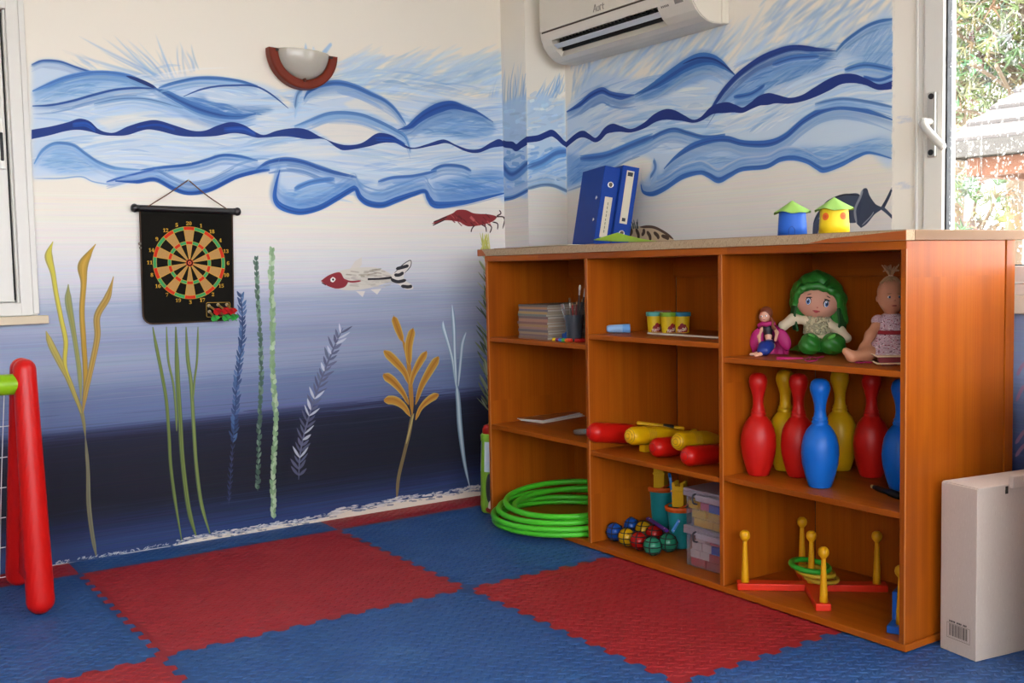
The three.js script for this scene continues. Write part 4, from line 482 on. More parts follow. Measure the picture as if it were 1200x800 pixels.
{
  const c = onZ(218, 247, ZW), d = thing('dartboard', 'black roll-up magnetic dartboard with hanging cord', 'dartboard', [c.x, c.y, ZW + 0.012]); d.rotation.z = -0.022;
  const S = 0.00327, W = 440, H = 560, half = 0.178, hh = 0.432;
  const num = [20, 1, 18, 4, 13, 6, 10, 15, 2, 17, 3, 19, 7, 16, 8, 11, 14, 9, 12, 5];
  const face = canvas(1024, 1250, (x, w, h) => { const m = w / (half * 2); x.fillStyle = '#15130f'; x.fillRect(0, 0, w, h); x.strokeStyle = '#a87a3a'; x.lineWidth = 3; x.setLineDash([5, 5]); x.strokeRect(6, -30, w - 12, h + 20); x.setLineDash([]);
    const cx = w * 0.515, cy = 0.2 * m, r = [0.139, 0.126, 0.083, 0.071, 0.013, 0.0075].map((q) => q * m), st = Math.PI / 10; x.translate(cx, cy);
    for (let i = 0; i < 20; i++) { const a0 = -Math.PI / 2 + (i - 0.5) * st, a1 = a0 + st, ring = (ro, ri, col) => { x.fillStyle = col; x.beginPath(); x.arc(0, 0, ro, a0, a1); x.arc(0, 0, ri, a1, a0, true); x.fill(); }, odd = i % 2; ring(r[0], r[1], odd ? '#3f9a5c' : '#c8321e'); ring(r[1], r[2], odd ? '#17140f' : '#b58a52'); ring(r[2], r[3], odd ? '#3f9a5c' : '#c8321e'); ring(r[3], 0, odd ? '#17140f' : '#b58a52'); }
    for (let i = 0; i < 2600; i++) { const a = rr(0, 6.28), q = r[1] * Math.sqrt(rnd()); x.globalAlpha = 0.12; x.fillStyle = '#2a2012'; x.fillRect(Math.cos(a) * q, Math.sin(a) * q, 4, 3); } x.globalAlpha = 1;
    x.strokeStyle = '#d9a83c'; x.lineWidth = 3.4; for (const q of r.slice(0, 4)) { x.beginPath(); x.arc(0, 0, q, 0, 6.3); x.stroke(); } for (let i = 0; i < 20; i++) { const a = -Math.PI / 2 + (i - 0.5) * st; x.beginPath(); x.moveTo(Math.cos(a) * r[4], Math.sin(a) * r[4]); x.lineTo(Math.cos(a) * r[0], Math.sin(a) * r[0]); x.stroke(); }
    x.fillStyle = '#c8321e'; x.beginPath(); x.arc(0, 0, r[4] * 1.1, 0, 6.3); x.fill(); x.fillStyle = '#14120e'; x.beginPath(); x.arc(0, 0, r[4] * 0.95, 0, 6.3); x.fill(); x.fillStyle = '#d8563a'; x.beginPath(); x.arc(0, 0, r[5], 0, 6.3); x.fill(); x.fillStyle = '#20402c'; x.beginPath(); x.arc(0, 0, r[5] * 0.4, 0, 6.3); x.fill();
    x.fillStyle = '#d8a63a'; x.font = 'bold 56px serif'; x.textAlign = 'center'; x.textBaseline = 'middle'; num.forEach((n, i) => { const a = -Math.PI / 2 + i * st, q = r[0] + 0.0125 * m; x.fillText(String(n), Math.cos(a) * q, Math.sin(a) * q); });
    x.setTransform(1, 0, 0, 1, 0, 0); x.strokeStyle = '#c9a044'; x.lineWidth = 5; x.beginPath(); x.roundRect(w * 0.69, h * 0.815, w * 0.265, h * 0.13, 16); x.stroke(); });
  const o = []; const r = 0.035, pt = (x, y) => o.push([x, y]); pt(-half, 0); for (let i = 0; i <= 8; i++) { const a = Math.PI + Math.PI / 2 * i / 8; pt(-half * 0.98 + r + Math.cos(a) * r, -hh + r + Math.sin(a) * r); } for (let i = 0; i <= 8; i++) { const a = -Math.PI / 2 + Math.PI / 2 * i / 8; pt(half * 0.985 - r + Math.cos(a) * r, -hh + 0.008 + r + Math.sin(a) * r); } pt(half, 0);
  const g = extrude(o, 0.003); remapUV(g, (x, y) => [(x + half) / (2 * half), 1 + y / (1250 / 1024 * 2 * half)]); part('sheet', g, new THREE.MeshPhysicalMaterial({ map: tex(face), roughness: 0.8, specularIntensity: 0.2 }), d, 'black fabric sheet printed with a numbered dart target');
  const piping = tube(o.map(([x, y]) => [x, y, 0.0015]), 0.0028, 120, 6); part('piping', piping, std(0x4a3220, 0.8), d);
  const blk = new THREE.MeshPhysicalMaterial({ color: 0x141414, roughness: 0.35, clearcoat: 0.3 }); part('rod', [cyl(0.0125, 0.0125, 0.395, 18).rotateZ(Math.PI / 2).translate(0, 0.003, 0.004)], blk, d); for (const k of [-1, 1]) part('rod_knob', [lathe([[0.0001, -0.004], [0.013, -0.004], [0.013, 0.004], [0.0155, 0.006], [0.0165, 0.013], [0.014, 0.02], [0.008, 0.0245], [0.0001, 0.025]], 22).rotateZ(-k * Math.PI / 2).translate(k * 0.186, 0.003, 0.004)], blk, d);
  part('cord', [tube([[-0.15, 0.01, 0.012], [-0.07, 0.062, 0.004], [0.005, 0.115, -0.002]], 0.0022, 30, 6), tube([[0.155, 0.01, 0.012], [0.08, 0.06, 0.004], [0.012, 0.115, -0.002]], 0.0022, 30, 6)], std(0x6a4630, 0.8), d, 'brown twisted cord'); part('nail', [T(cyl(0.003, 0.003, 0.016).rotateX(Math.PI / 2), 0.008, 0.117, -0.004)], alu, d);
  part('clasp', [T(ball(0.006, 10), -half - 0.003, -0.13, 0.002), T(ball(0.005, 10), -half - 0.001, -0.145, 0.002)], std(0x8a8478, 0.4, { metalness: 0.5 }), d);
  // darts held by their magnets in the printed corner box
  d.updateMatrixWorld(true);
  const spots = [[0.075, -0.365, 0], [0.112, -0.362, 0], [0.148, -0.362, 0], [0.078, -0.388, 1], [0.116, -0.388, 1], [0.152, -0.386, 1]];
  spots.forEach(([x, y, green], i) => {
    const p = d.localToWorld(V(x, y, 0.003)), t = thing('dart', green ? 'small dart with green flights on the dartboard corner' : 'small dart with red flights on the dartboard corner', 'dart', p, 0, green ? 'green darts on the dartboard' : 'red darts on the dartboard'); t.rotation.set(0.55, rr(0.15, 0.5), 0);
    part('magnet_tip', [cyl(0.0062, 0.0062, 0.006, 14).rotateX(Math.PI / 2).translate(0, 0, 0.003)], std(0xd9cdb6, 0.3, { metalness: 0.5 }), t); part('barrel', [cyl(0.0035, 0.0045, 0.03, 10).rotateX(Math.PI / 2).translate(0, 0, 0.02)], std(0xb99a5a, 0.35, { metalness: 0.6 }), t);
    const fl = []; for (const k of [0, 1]) fl.push(extrude([[-0.002, 0], [-0.015, 0.012], [-0.016, 0.03], [0, 0.034], [0.016, 0.03], [0.015, 0.012], [0.002, 0]], 0.0014).translate(0, 0, -0.0007).rotateX(Math.PI / 2).rotateZ(k * Math.PI / 2 + 0.5).translate(0, 0, 0.032)); part('flight', fl, plastic(green ? 0x3fae4e : 0xc01c20, 0.4), t);
  });
}

// ───────── upper compartments ─────────
{ // stack of magazines
  const inks = [['brown', 0x6a3a28], ['purple', 0x5a2a4a], ['tan', 0xa8875a], ['navy', 0x26304e], ['rose', 0xa06a62], ['ochre', 0xb08430], ['maroon', 0x7a2a2c], ['salmon', 0xb87458], ['plum', 0x4a2438], ['teal', 0x3f6a70], ['mustard', 0xc09a3a], ['indigo', 0x2e3a6a], ['orange', 0xc47a30], ['black', 0x24282a]], ord = ['first', 'second', 'third', 'fourth', 'fifth', 'sixth', 'seventh', 'eighth', 'ninth', 'tenth', 'eleventh', 'twelfth', 'thirteenth', 'topmost'];
  const corner = V(1.668, SH.c1[0], 0.56); let y = SH.c1[0];
  inks.forEach(([cn, col], i) => {
    const h = rr(0.0085, 0.0115), m = thing('magazine', `${ord[i]} magazine${i < 13 ? ' from the bottom' : ''} of the stack, ${cn} cover`, 'magazine', [corner.x + 0.13 + rr(-0.004, 0.004), y, corner.z - 0.1 + rr(-0.004, 0.004)], rr(-0.02, 0.02), 'magazines stacked on the shelf');
    part('pages', [bx(-0.128, 0.128, 0.0012, h - 0.0012, -0.098, 0.097, 0.0006)], std([0xb4a898, 0xa09484, 0xbcb2a4][i % 3], 0.85), m); part('cover', [bx(-0.13, 0.13, 0, 0.0012, -0.1, 0.1, 0.0005), bx(-0.13, 0.13, h - 0.0012, h, -0.1, 0.1, 0.0005), bx(-0.1306, -0.1294, 0.0003, h - 0.0003, -0.1, 0.1, 0.0005)], std(new THREE.Color(col).lerp(new THREE.Color(0x9a8a7a), 0.45), 0.5), m); y += h;
  });
}
{ // pencil cup and what stands in it
  const p = onX(673, 392, 1.7), base = V(1.7, SH.c1[0], Math.min(p.z, 0.822)), cup = thing('pencil_cup', 'dark smoky plastic cup holding brushes and scissors', 'cup', base);
  part('cup_wall', [lathe([[0.0001, 0], [0.026, 0], [0.0285, 0.003], [0.038, 0.102], [0.0365, 0.102], [0.027, 0.004], [0.0001, 0.003]], 32)], new THREE.MeshPhysicalMaterial({ color: 0x59606a, transmission: 0.5, roughness: 0.25, thickness: 0, side: THREE.DoubleSide }), cup);
  const inCup = (dx, dz, lx, lz) => [base.clone().add(V(dx, 0.004, dz)), V(lx, 1, lz).normalize()];
  [[0.004, 0.006, 0.03, 0.1, 0.215, 'paintbrush with a white tip, tallest in the smoky cup', 0xded8cc], [0.012, 0.004, 0.09, 0.16, 0.21, 'paintbrush with a grey tip leaning to the cup side', 0xb8b2a8], [-0.004, -0.004, -0.04, -0.05, 0.165, 'thin paintbrush with a brown tip in the smoky cup', 0x5a3a22]].forEach(([dx, dz, lx, lz, len, label, tip]) => {
    const [a, d] = inCup(dx, dz, lx, lz), t = thing('paintbrush', label, 'paintbrush', a); t.quaternion.setFromUnitVectors(V(0, 1, 0), d);
    part('handle', [lathe([[0.0001, 0], [0.002, 0], [0.0042, len * 0.4], [0.003, len - 0.04], [0.0001, len - 0.04]], 10)], std(0x2a1410, 0.4), t); part('ferrule', [T(cyl(0.0036, 0.004, 0.02, 10), 0, len - 0.03, 0)], alu, t); part('bristles', [lathe([[0.0001, len - 0.021], [0.0042, len - 0.02], [0.005, len - 0.01], [0.003, len - 0.001], [0.0001, len]], 10)], std(tip, 0.9), t);
  });
  [[0.006, -0.01, 0.0, -0.05, 0.135, 'red pencil in the smoky cup', 0xa81c1c], [-0.008, 0.008, 0.05, 0.08, 0.14, 'dark red pencil in the smoky cup', 0x6e1418], [0, 0.012, 0.12, 0.1, 0.15, 'black pencil in the smoky cup', 0x17171a]].forEach(([dx, dz, lx, lz, len, label, col]) => { const [a, d] = inCup(dx, dz, lx, lz), t = thing('pencil', label, 'pencil', a); t.quaternion.setFromUnitVectors(V(0, 1, 0), d); part('shaft', [T(cyl(0.0035, 0.0035, len, 6), 0, len / 2, 0)], std(col, 0.4), t); part('point', [T(new THREE.ConeGeometry(0.0035, 0.014, 6), 0, len + 0.007, 0)], std(0xcaa474, 0.7), t); });
  { const [a, d] = inCup(-0.01, -0.012, -0.16, -0.13), t = thing('scissors', 'steel scissors with white tips poking out of the smoky cup', 'scissors', a); t.quaternion.setFromUnitVectors(V(0, 1, 0), d); for (const k of [-1, 1]) part('blade', [bx(-0.005, 0.005, 0.04, 0.145, -0.001 + k * 0.0022, 0.001 + k * 0.0022, 0.0006).rotateZ(k * 0.035)], std(0xd8d8da, 0.25, { metalness: 0.8 }), t); part('finger_loops', [-1, 1].map((k) => T(new THREE.TorusGeometry(0.011, 0.003, 8, 20), k * 0.011, 0.022, 0)), plastic(0x1e4fa0), t); }
  // row of coloured crayon beads in front of the cup
  const q0 = onX(648, 399, 1.64), q1 = onX(676, 400.5, 1.66), cr = thing('stacking_crayon', 'stacking crayon with yellow, purple, blue, green and orange segments', 'crayon', [q0.x, SH.c1[0] + 0.0075, q0.z]); cr.quaternion.setFromUnitVectors(V(1, 0, 0), V(q1.x - q0.x, 0, q1.z - q0.z).normalize());
  [0xe8c21c, 0x8a2a5a, 0x3f6fc4, 0x3f9a3c, 0xe8661c, 0xd8321c].forEach((c, i) => part('crayon_segment', [lathe([[0.0001, 0], [0.0062, 0], [0.0075, 0.003], [0.0075, 0.0145], [0.006, 0.0165], [0.0001, 0.0165]], 14).rotateZ(-Math.PI / 2).translate(i * 0.0168, 0, 0)], std(c, 0.45), cr));
  const rp = onX(678, 401, 1.68); solo('eraser', [bx(rp.x - 0.012, rp.x + 0.02, SH.c1[0], SH.c1[0] + 0.014, rp.z - 0.012, Math.min(rp.z + 0.02, 0.864), 0.004)], plastic(0xb81c18), 'small red eraser beside the smoky cup', 'eraser');
  const bp = onX(661, 393, 1.72); solo('pencil_sharpener', [bx(1.715, 1.733, SH.c1[0], SH.c1[0] + 0.026, bp.z - 0.009, bp.z + 0.009, 0.004)], plastic(0x2a55b0), 'small blue sharpener between the magazines and cup', 'sharpener');
}
{ // booklets on the middle shelf of the first column
  const y0 = SH.c1[1], c = onY(636, 496, y0), names = [['lowest booklet in the loose pile', 0xd8d0c2], ['middle booklet in the loose pile', 0xcfd2d6], ['top booklet in the loose pile, orange picture cover', 0xa8622a]];
  const cover = tex(canvas(512, 700, (x, w, h) => { x.fillStyle = '#a05a22'; x.fillRect(0, 0, w, h); for (let i = 0; i < 60; i++) { x.globalAlpha = 0.4; x.fillStyle = ['#c8862c', '#7a2f1c', '#d0a04a', '#8a4a80', '#5a3a20'][i % 5]; x.beginPath(); x.ellipse(rnd() * w, rnd() * h, rr(12, 60), rr(10, 40), rr(0, 3), 0, 6.3); x.fill(); } x.globalAlpha = 1; x.fillStyle = '#b8b0c0'; x.beginPath(); x.ellipse(w * 0.4, h * 0.45, 70, 40, 0, 0, 6.3); x.fill(); }), true);
  names.forEach(([n, col], i) => { const b = thing('booklet', n, 'booklet', [c.x, y0 + i * 0.0045, c.z], 0.18 + i * 0.06, 'booklets on the middle shelf'); part('pages', [bx(0, 0.28, 0.0004, 0.004, -0.2, 0, 0.0004)], std(0xe0dcd4, 0.8), b); part('cover', remapUV(bx(-0.001, 0.281, 0.0038, 0.0046, -0.201, 0.001, 0.0002), (x, y, z) => [(x) / 0.28, -z / 0.2]), i === 2 ? std(0xffffff, 0.4, { map: cover }) : std(col, 0.5), b); });
  const t = onY(678, 508, y0), g = lathe([[0.001, 0], [0.03, 0], [0.034, 0.006], [0.035, 0.016], [0.033, 0.016], [0.031, 0.007], [0.001, 0.002]], 28); solo('plastic_dish', T(g, Math.max(t.x, 1.66), y0, Math.min(t.z + 0.02, 0.826)), new THREE.MeshPhysicalMaterial({ color: 0xe8ece8, transmission: 0.85, roughness: 0.15, thickness: 0, side: THREE.DoubleSide }), 'clear shallow plastic dish on the shelf beside the booklets', 'dish');
}
{ // dough tubs
  const y0 = SH.c2[0], print = tex(canvas(512, 256, (x, w, h) => { x.fillStyle = '#e0bc14'; x.fillRect(0, 0, w, h); x.save(); x.translate(256, 158); x.rotate(-0.12); x.scale(0.78, 0.62); x.fillStyle = '#8e1220'; for (const [a, b, r] of [[-66, 14, 30], [-34, -12, 34], [4, -26, 36], [42, -12, 34], [70, 12, 30], [0, 14, 50], [-36, 18, 34], [40, 20, 34]]) { x.beginPath(); x.ellipse(a, b, r, r * 0.8, 0, 0, 6.3); x.fill(); } x.fillStyle = '#f4ead8'; x.font = 'bold 40px sans-serif'; x.textAlign = 'center'; x.fillText('Play-Doh', 0, 14, 150); x.restore(); }), true);
  const tub = (u, x, lid, label, turn) => { const p = onX(u, 375, x), t = thing('dough_tub', label, 'tub', [x, y0, p.z], turn, 'yellow dough tubs on the shelf'); const g = lathe([[0.024, 0], [0.0245, 0.002], [0.0285, 0.062], [0.0285, 0.064]], 40); part('tub_wall', g, std(0xffffff, 0.4, { map: print }), t); part('tub_base', [T(cyl(0.024, 0.024, 0.001, 30), 0, 0.0006, 0)], std(0xe0bc14, 0.5), t); part('lid', [lathe([[0.0285, 0.06], [0.0315, 0.06], [0.0315, 0.073], [0.03, 0.0745], [0.026, 0.0745], [0.026, 0.0725], [0.0001, 0.0725]], 36)], plastic(lid, 0.4), t); return t; };
  const face = 2.21;
  tub(767, 1.86, 0x5fb0a8, 'yellow dough tub with aqua lid at the end of the row', face + 0.55); tub(783.5, 1.862, 0x7fae36, 'yellow dough tub with green lid', face + 0.7); tub(799.5, 1.9, 0x2f7f9a, 'yellow dough tub with blue lid', face + 0.1); tub(776.5, 1.945, 0xb06a60, 'yellow dough tub with pink lid behind the others', face);
  const m = onX(710.5, 388, 1.7), n = onX(735, 388, 1.76), mk = thing('marker', 'chunky pale blue marker lying on the shelf', 'marker', [m.x, y0 + 0.0165, m.z]); mk.quaternion.setFromUnitVectors(V(1, 0, 0), V(n.x - m.x, 0, n.z - m.z).normalize());
  part('barrel', [lathe([[0.0001, 0], [0.01, 0.001], [0.014, 0.01], [0.016, 0.06], [0.0001, 0.06]], 20).rotateZ(-Math.PI / 2)], plastic(0x8fb4dc), mk); part('cap', [lathe([[0.0001, 0.059], [0.0155, 0.059], [0.0165, 0.062], [0.0165, 0.088], [0.0001, 0.0885]], 8).rotateZ(-Math.PI / 2)], plastic(0x6fa4dc), mk);
  const s0 = onX(769, 390.5, 1.8), s1 = V(1.8, 0, 1.5); solo('stick', [bar(V(1.76, y0 + 0.0035, s0.z), V(1.745, y0 + 0.0035, 1.5), 0.0034)], std(0xd8cfc0, 0.6), 'thin white stick lying in front of the dough tubs', 'stick');
}

// ───────── dolls ─────────
const ell = (rx, ry, rz, s = 28) => new THREE.SphereGeometry(1, s, Math.round(s * 0.7)).scale(rx, ry, rz);
const cap = (a, b, r, s = 12) => { const d = V(...b).sub(V(...a)), g = new THREE.CapsuleGeometry(r, d.length(), 6, s); g.applyQuaternion(new THREE.Quaternion().setFromUnitVectors(V(0, 1, 0), d.normalize())); return g.translate((a[0] + b[0]) / 2, (a[1] + b[1]) / 2, (a[2] + b[2]) / 2); };
const wrinkle = (g, amp, f) => { const p = g.attributes.position, n = g.attributes.normal; for (let i = 0; i < p.count; i++) { const x = p.getX(i), y = p.getY(i), z = p.getZ(i), k = amp * (Math.sin(x * f + 2 * Math.sin(y * f * 0.6)) + 0.6 * Math.sin((y + z) * f * 1.4 + x * f)); p.setXYZ(i, x + n.getX(i) * k, y + n.getY(i) * k, z + n.getZ(i) * k); } g.computeVertexNormals(); return g; };
const satin = (c) => new THREE.MeshPhysicalMaterial({ color: c, roughness: 0.38, sheen: 0.6, sheenRoughness: 0.4, sheenColor: new THREE.Color(c) });
{ // rag doll in green satin
  const p = onX(958, 405, 1.9), d = thing('rag_doll', 'seated rag doll in a green satin hood with beaded bodice', 'doll', [1.9, SH.c3[0], p.z], -0.86), skin = std(0xd79c84, 0.8), green = satin(0x2c7a2a), deep = satin(0x185a1e);
  const tilt = -0.16, H = V(0.0, 0.165, 0.004);
  part('body', blob([[[0, 0.04, -0.01], 0.036, [0, 0.095, -0.006], 0.032], [[0, 0.1, -0.006], 0.02, [0, 0.13, 0], 0.022], [[-0.03, 0.105, 0], 0.014, [-0.075, 0.112, 0.008], 0.013], [[-0.075, 0.112, 0.008], 0.013, [-0.105, 0.09, 0.014], 0.0165], [[0.03, 0.1, 0], 0.014, [0.066, 0.074, 0.01], 0.013], [[0.066, 0.074, 0.01], 0.013, [0.088, 0.05, 0.018], 0.015], [[-0.022, 0.035, 0.005], 0.02, [-0.026, 0.028, 0.06], 0.018], [[0.03, 0.035, 0.005], 0.02, [0.04, 0.028, 0.06], 0.018]], 0.02, 0.14, [0, 0.08, 0.01], 62), std(0xe0cdae, 0.85), d, 'cream cloth body');
  const head = part('head', [ell(0.067, 0.054, 0.05, 36).rotateZ(tilt).translate(H.x, H.y, H.z)], skin, d, 'round cloth face');
  const onFace = (x, y, s = 1.01) => { const k = Math.sqrt(Math.max(0.05, 1 - (x / 0.067) ** 2 - (y / 0.054) ** 2)); return V(x * s, y * s, 0.05 * k * s).applyAxisAngle(V(0, 0, 1), tilt).add(H); };
  const dab = (name, x, y, rx, ry, col, lift, rot = 0) => { const q = onFace(x, y, 1 + lift), g = ell(rx, ry, 0.0022, 16).rotateZ(rot + tilt).rotateY(Math.atan2(x, 0.06)).rotateX(-Math.atan2(y, 0.08)); part(name, g.translate(q.x, q.y, q.z), std(col, 0.4), head); };
  for (const k of [-1, 1]) { dab('eye', k * 0.027 - 0.002, 0.0, 0.0095, 0.0125, 0x20222c, 0.0); dab('eye_white', k * 0.027 - 0.0015, -0.0015, 0.0078, 0.0105, 0xe6e6ea, 0.02); dab('iris', k * 0.027 - 0.001, -0.0015, 0.0062, 0.0085, 0x4a74b8, 0.035); dab('pupil', k * 0.027 - 0.001, -0.0015, 0.0032, 0.005, 0x10121a, 0.05); dab('glint', k * 0.027 - 0.003, 0.003, 0.0016, 0.002, 0xffffff, 0.07); dab('brow', k * 0.029, 0.021, 0.0075, 0.0015, 0x5a3020, 0.01, -k * 0.3); dab('lash', k * 0.027 - 0.001, 0.011, 0.0105, 0.0022, 0x16161c, 0.02, -k * 0.12); }
  dab('nose', 0.001, -0.016, 0.003, 0.0022, 0xc4705e, 0.03); dab('mouth', 0.0, -0.0275, 0.012, 0.0026, 0xa02430, 0.02); dab('lower_lip', 0.0, -0.031, 0.006, 0.0024, 0xb83a40, 0.02);
  const hood = part('hood', wrinkle(blob([[[-0.03, 0.19, -0.024], 0.05, [0.03, 0.185, -0.024], 0.05], [[0, 0.212, -0.014], 0.052], [[-0.05, 0.165, -0.02], 0.03, [-0.062, 0.12, -0.012], 0.02], [[0.055, 0.16, -0.02], 0.034, [0.068, 0.11, -0.014], 0.026]], 0.03, 0.14, [0, 0.17, -0.01], 56), 0.0018, 130), green, d);
  part('hood_band', [tube([[-0.068, 0.158, 0.012], [-0.058, 0.198, 0.028], [-0.02, 0.216, 0.042], [0.026, 0.207, 0.042], [0.058, 0.186, 0.03], [0.067, 0.15, 0.014]], 0.0125, 60, 12)].map((g) => wrinkle(g, 0.0016, 190)), green, hood); part('hood_fold', [tube([[0.02, 0.212, 0.052], [0.03, 0.224, 0.03], [0.034, 0.235, 0.0]], 0.008, 18, 8), tube([[-0.045, 0.205, 0.044], [-0.05, 0.22, 0.02]], 0.006, 14, 8)], deep, hood);
  const locks = []; for (let i = 0; i < 7; i++) { locks.push(tube([[-0.064 - i * 0.002, 0.16, 0.016 - i * 0.004], [-0.07 - i * 0.0015, 0.125, 0.02 - i * 0.004], [-0.06 - i * 0.002, 0.078 + rr(-0.006, 0.006), 0.016 - i * 0.003]], 0.0042, 14, 6)); locks.push(tube([[0.062 + i * 0.002, 0.145, 0.018 - i * 0.004], [0.066 + i * 0.003, 0.1, 0.022 - i * 0.004], [0.06 + i * 0.0032, 0.048 + rr(-0.006, 0.006), 0.018 - i * 0.003]], 0.0046, 14, 6)); } part('hair', locks, std(0x174a1a, 0.7), d, 'dark green yarn locks');
  const beads = []; for (let i = 0; i < 110; i++) { const a = rr(-1.5, 1.5), y = rr(0.066, 0.122), r = 0.0385 - (y - 0.06) * 0.1; beads.push(T(ball(rr(0.0034, 0.005), 8), Math.sin(a) * r * 1.12, y, Math.cos(a) * r - 0.004)); } part('beaded_bodice', [lathe([[0.03, 0.058], [0.041, 0.064], [0.038, 0.1], [0.03, 0.126], [0.02, 0.128]], 28).scale(1.1, 1, 1).translate(0, 0, -0.007)], std(0xb6ab8a, 0.6), d); part('beads', beads, std(0xcdc6a6, 0.25, { metalness: 0.55 }), d, 'silver beads');
  const sk = new THREE.ConeGeometry(0.082, 0.06, 48, 8, true), sp = sk.attributes.position; for (let i = 0; i < sp.count; i++) { const x = sp.getX(i), z = sp.getZ(i), r = Math.hypot(x, z), a = Math.atan2(z, x), k = 1 + 0.1 * Math.sin(a * 9) * (r / 0.08); sp.setX(i, x * k); sp.setZ(i, z * k); } sk.computeVertexNormals(); part('skirt', [sk.translate(0, 0.042, 0.0)], new THREE.MeshPhysicalMaterial({ color: 0x2a7428, roughness: 0.4, sheen: 0.5, side: THREE.DoubleSide }), d);
  part('shoe', [wrinkle(ell(0.034, 0.034, 0.034, 40), 0.0016, 120).translate(-0.024, 0.036, 0.07)], green, d); part('shoe', [wrinkle(ell(0.04, 0.034, 0.036, 40), 0.0016, 110).translate(0.045, 0.036, 0.066)], green, d); part('shoe_bow', [ell(0.014, 0.006, 0.006, 14).rotateZ(0.5).translate(0.04, 0.06, 0.095), ell(0.012, 0.005, 0.006, 14).rotateZ(-0.5).translate(-0.02, 0.064, 0.09)], satin(0x62b84c), d);
}
{ // baby doll
  const p = onX(1044, 400, 1.86), d = thing('baby_doll', 'bare-armed baby doll in a pink flowered dress with red sash', 'doll', [1.86, SH.c3[0], p.z], -0.72), skin = std(0xc98a68, 0.55);
  const body = part('body', blob([[[0, 0.03, 0], 0.034, [0, 0.1, 0], 0.032], [[0, 0.13, 0], 0.016, [0, 0.145, 0.002], 0.018], [[0, 0.185, 0.002], 0.039, [0, 0.2, -0.004], 0.038], [[0, 0.17, 0.012], 0.03], [[-0.033, 0.115, 0], 0.015, [-0.062, 0.075, 0.016], 0.013], [[-0.062, 0.075, 0.016], 0.013, [-0.082, 0.04, 0.03], 0.011], [[-0.082, 0.04, 0.03], 0.011, [-0.092, 0.026, 0.036], 0.012], [[0.033, 0.115, 0], 0.015, [0.05, 0.07, 0.02], 0.013], [[0.05, 0.07, 0.02], 0.012, [0.05, 0.035, 0.04], 0.012], [[-0.024, 0.026, 0.01], 0.023, [-0.075, 0.022, 0.05], 0.02], [[-0.075, 0.022, 0.05], 0.019, [-0.125, 0.018, 0.075], 0.014], [[-0.125, 0.018, 0.075], 0.013, [-0.142, 0.034, 0.078], 0.011], [[0.026, 0.026, 0.01], 0.023, [0.03, 0.02, 0.085], 0.018], [[0.03, 0.02, 0.085], 0.016, [0.032, 0.03, 0.112], 0.011]], 0.014, 0.15, [-0.02, 0.115, 0.03], 78), skin, d, 'bare tan vinyl body');
  for (const k of [-1, 1]) { part('eye', [ell(0.0052, 0.004, 0.003, 12).translate(k * 0.0135, 0.186, 0.039)], std(0xe4e4e4, 0.3), body); part('iris', [ell(0.003, 0.0032, 0.002, 12).translate(k * 0.0135, 0.186, 0.0415)], std(0x2a3c5c, 0.3), body); part('ear', [ell(0.004, 0.009, 0.007, 12).translate(k * 0.0385, 0.18, -0.002)], skin, body); part('brow', [ell(0.007, 0.001, 0.0015, 10).translate(k * 0.014, 0.196, 0.0395)], std(0x9a6a4a, 0.7), body); }
  part('nose', [ell(0.0045, 0.004, 0.005, 12).translate(0, 0.175, 0.042)], skin, body); part('mouth', [ell(0.0075, 0.0022, 0.003, 12).translate(0, 0.161, 0.0405)], std(0x9a4038, 0.5), body);
  const tuft = []; for (let i = 0; i < 70; i++) { const a = rr(0, 6.28), r = rr(0.004, 0.03); tuft.push(tube([[Math.cos(a) * r * 1.1, 0.236 - r * r * 14, Math.sin(a) * r * 1.1 - 0.004], [Math.cos(a) * r * 0.5, 0.2425, Math.sin(a) * r * 0.5 - 0.004], [Math.cos(a) * 0.003, 0.246, Math.sin(a) * 0.003 - 0.004]], 0.0016, 8, 5)); if (i < 46) { const b = a + rr(-0.6, 0.6), q = rr(0.006, 0.02); tuft.push(tube([[Math.cos(b) * 0.003, 0.244, Math.sin(b) * 0.003 - 0.004], [Math.cos(b) * q * 0.7, 0.262, Math.sin(b) * q * 0.7 - 0.004], [Math.cos(b) * q * 1.3, 0.272 + rr(-0.014, 0.008), Math.sin(b) * q * 1.3 - 0.004]], 0.0017, 8, 5)); } } part('hair', tuft, std(0xc09a70, 0.8), d, 'sandy hair tied in a tuft on top');
  part('hair_tie', [new THREE.TorusGeometry(0.005, 0.0026, 8, 20).rotateX(Math.PI / 2).translate(0, 0.246, -0.004)], std(0xd8b8a0, 0.7), d);
  const cloth = tex(canvas(256, 256, (x, w) => { x.fillStyle = '#c9aab4'; x.fillRect(0, 0, w, w); for (let i = 0; i < 420; i++) { x.fillStyle = ['#e6dcdc', '#8a3044', '#d88a9c', '#7a5a6a', '#f0e8e4', '#5a2030'][i % 6]; x.globalAlpha = 0.8; x.beginPath(); x.arc(rnd() * w, rnd() * w, rr(2, 6), 0, 6.3); x.fill(); } x.globalAlpha = 1; }), true, [3, 2]);
  const dress = (pts) => { const g = lathe(pts, 48), q = g.attributes.position; for (let i = 0; i < q.count; i++) { const x = q.getX(i), y = q.getY(i), z = q.getZ(i), a = Math.atan2(z, x), k = y < 0.07 ? 1 + 0.07 * Math.sin(a * 10) * (0.07 - y) / 0.05 : 1; q.setX(i, x * k); q.setZ(i, z * k + (y < 0.06 ? (0.06 - y) * 0.35 : 0)); } g.computeVertexNormals(); return g; };
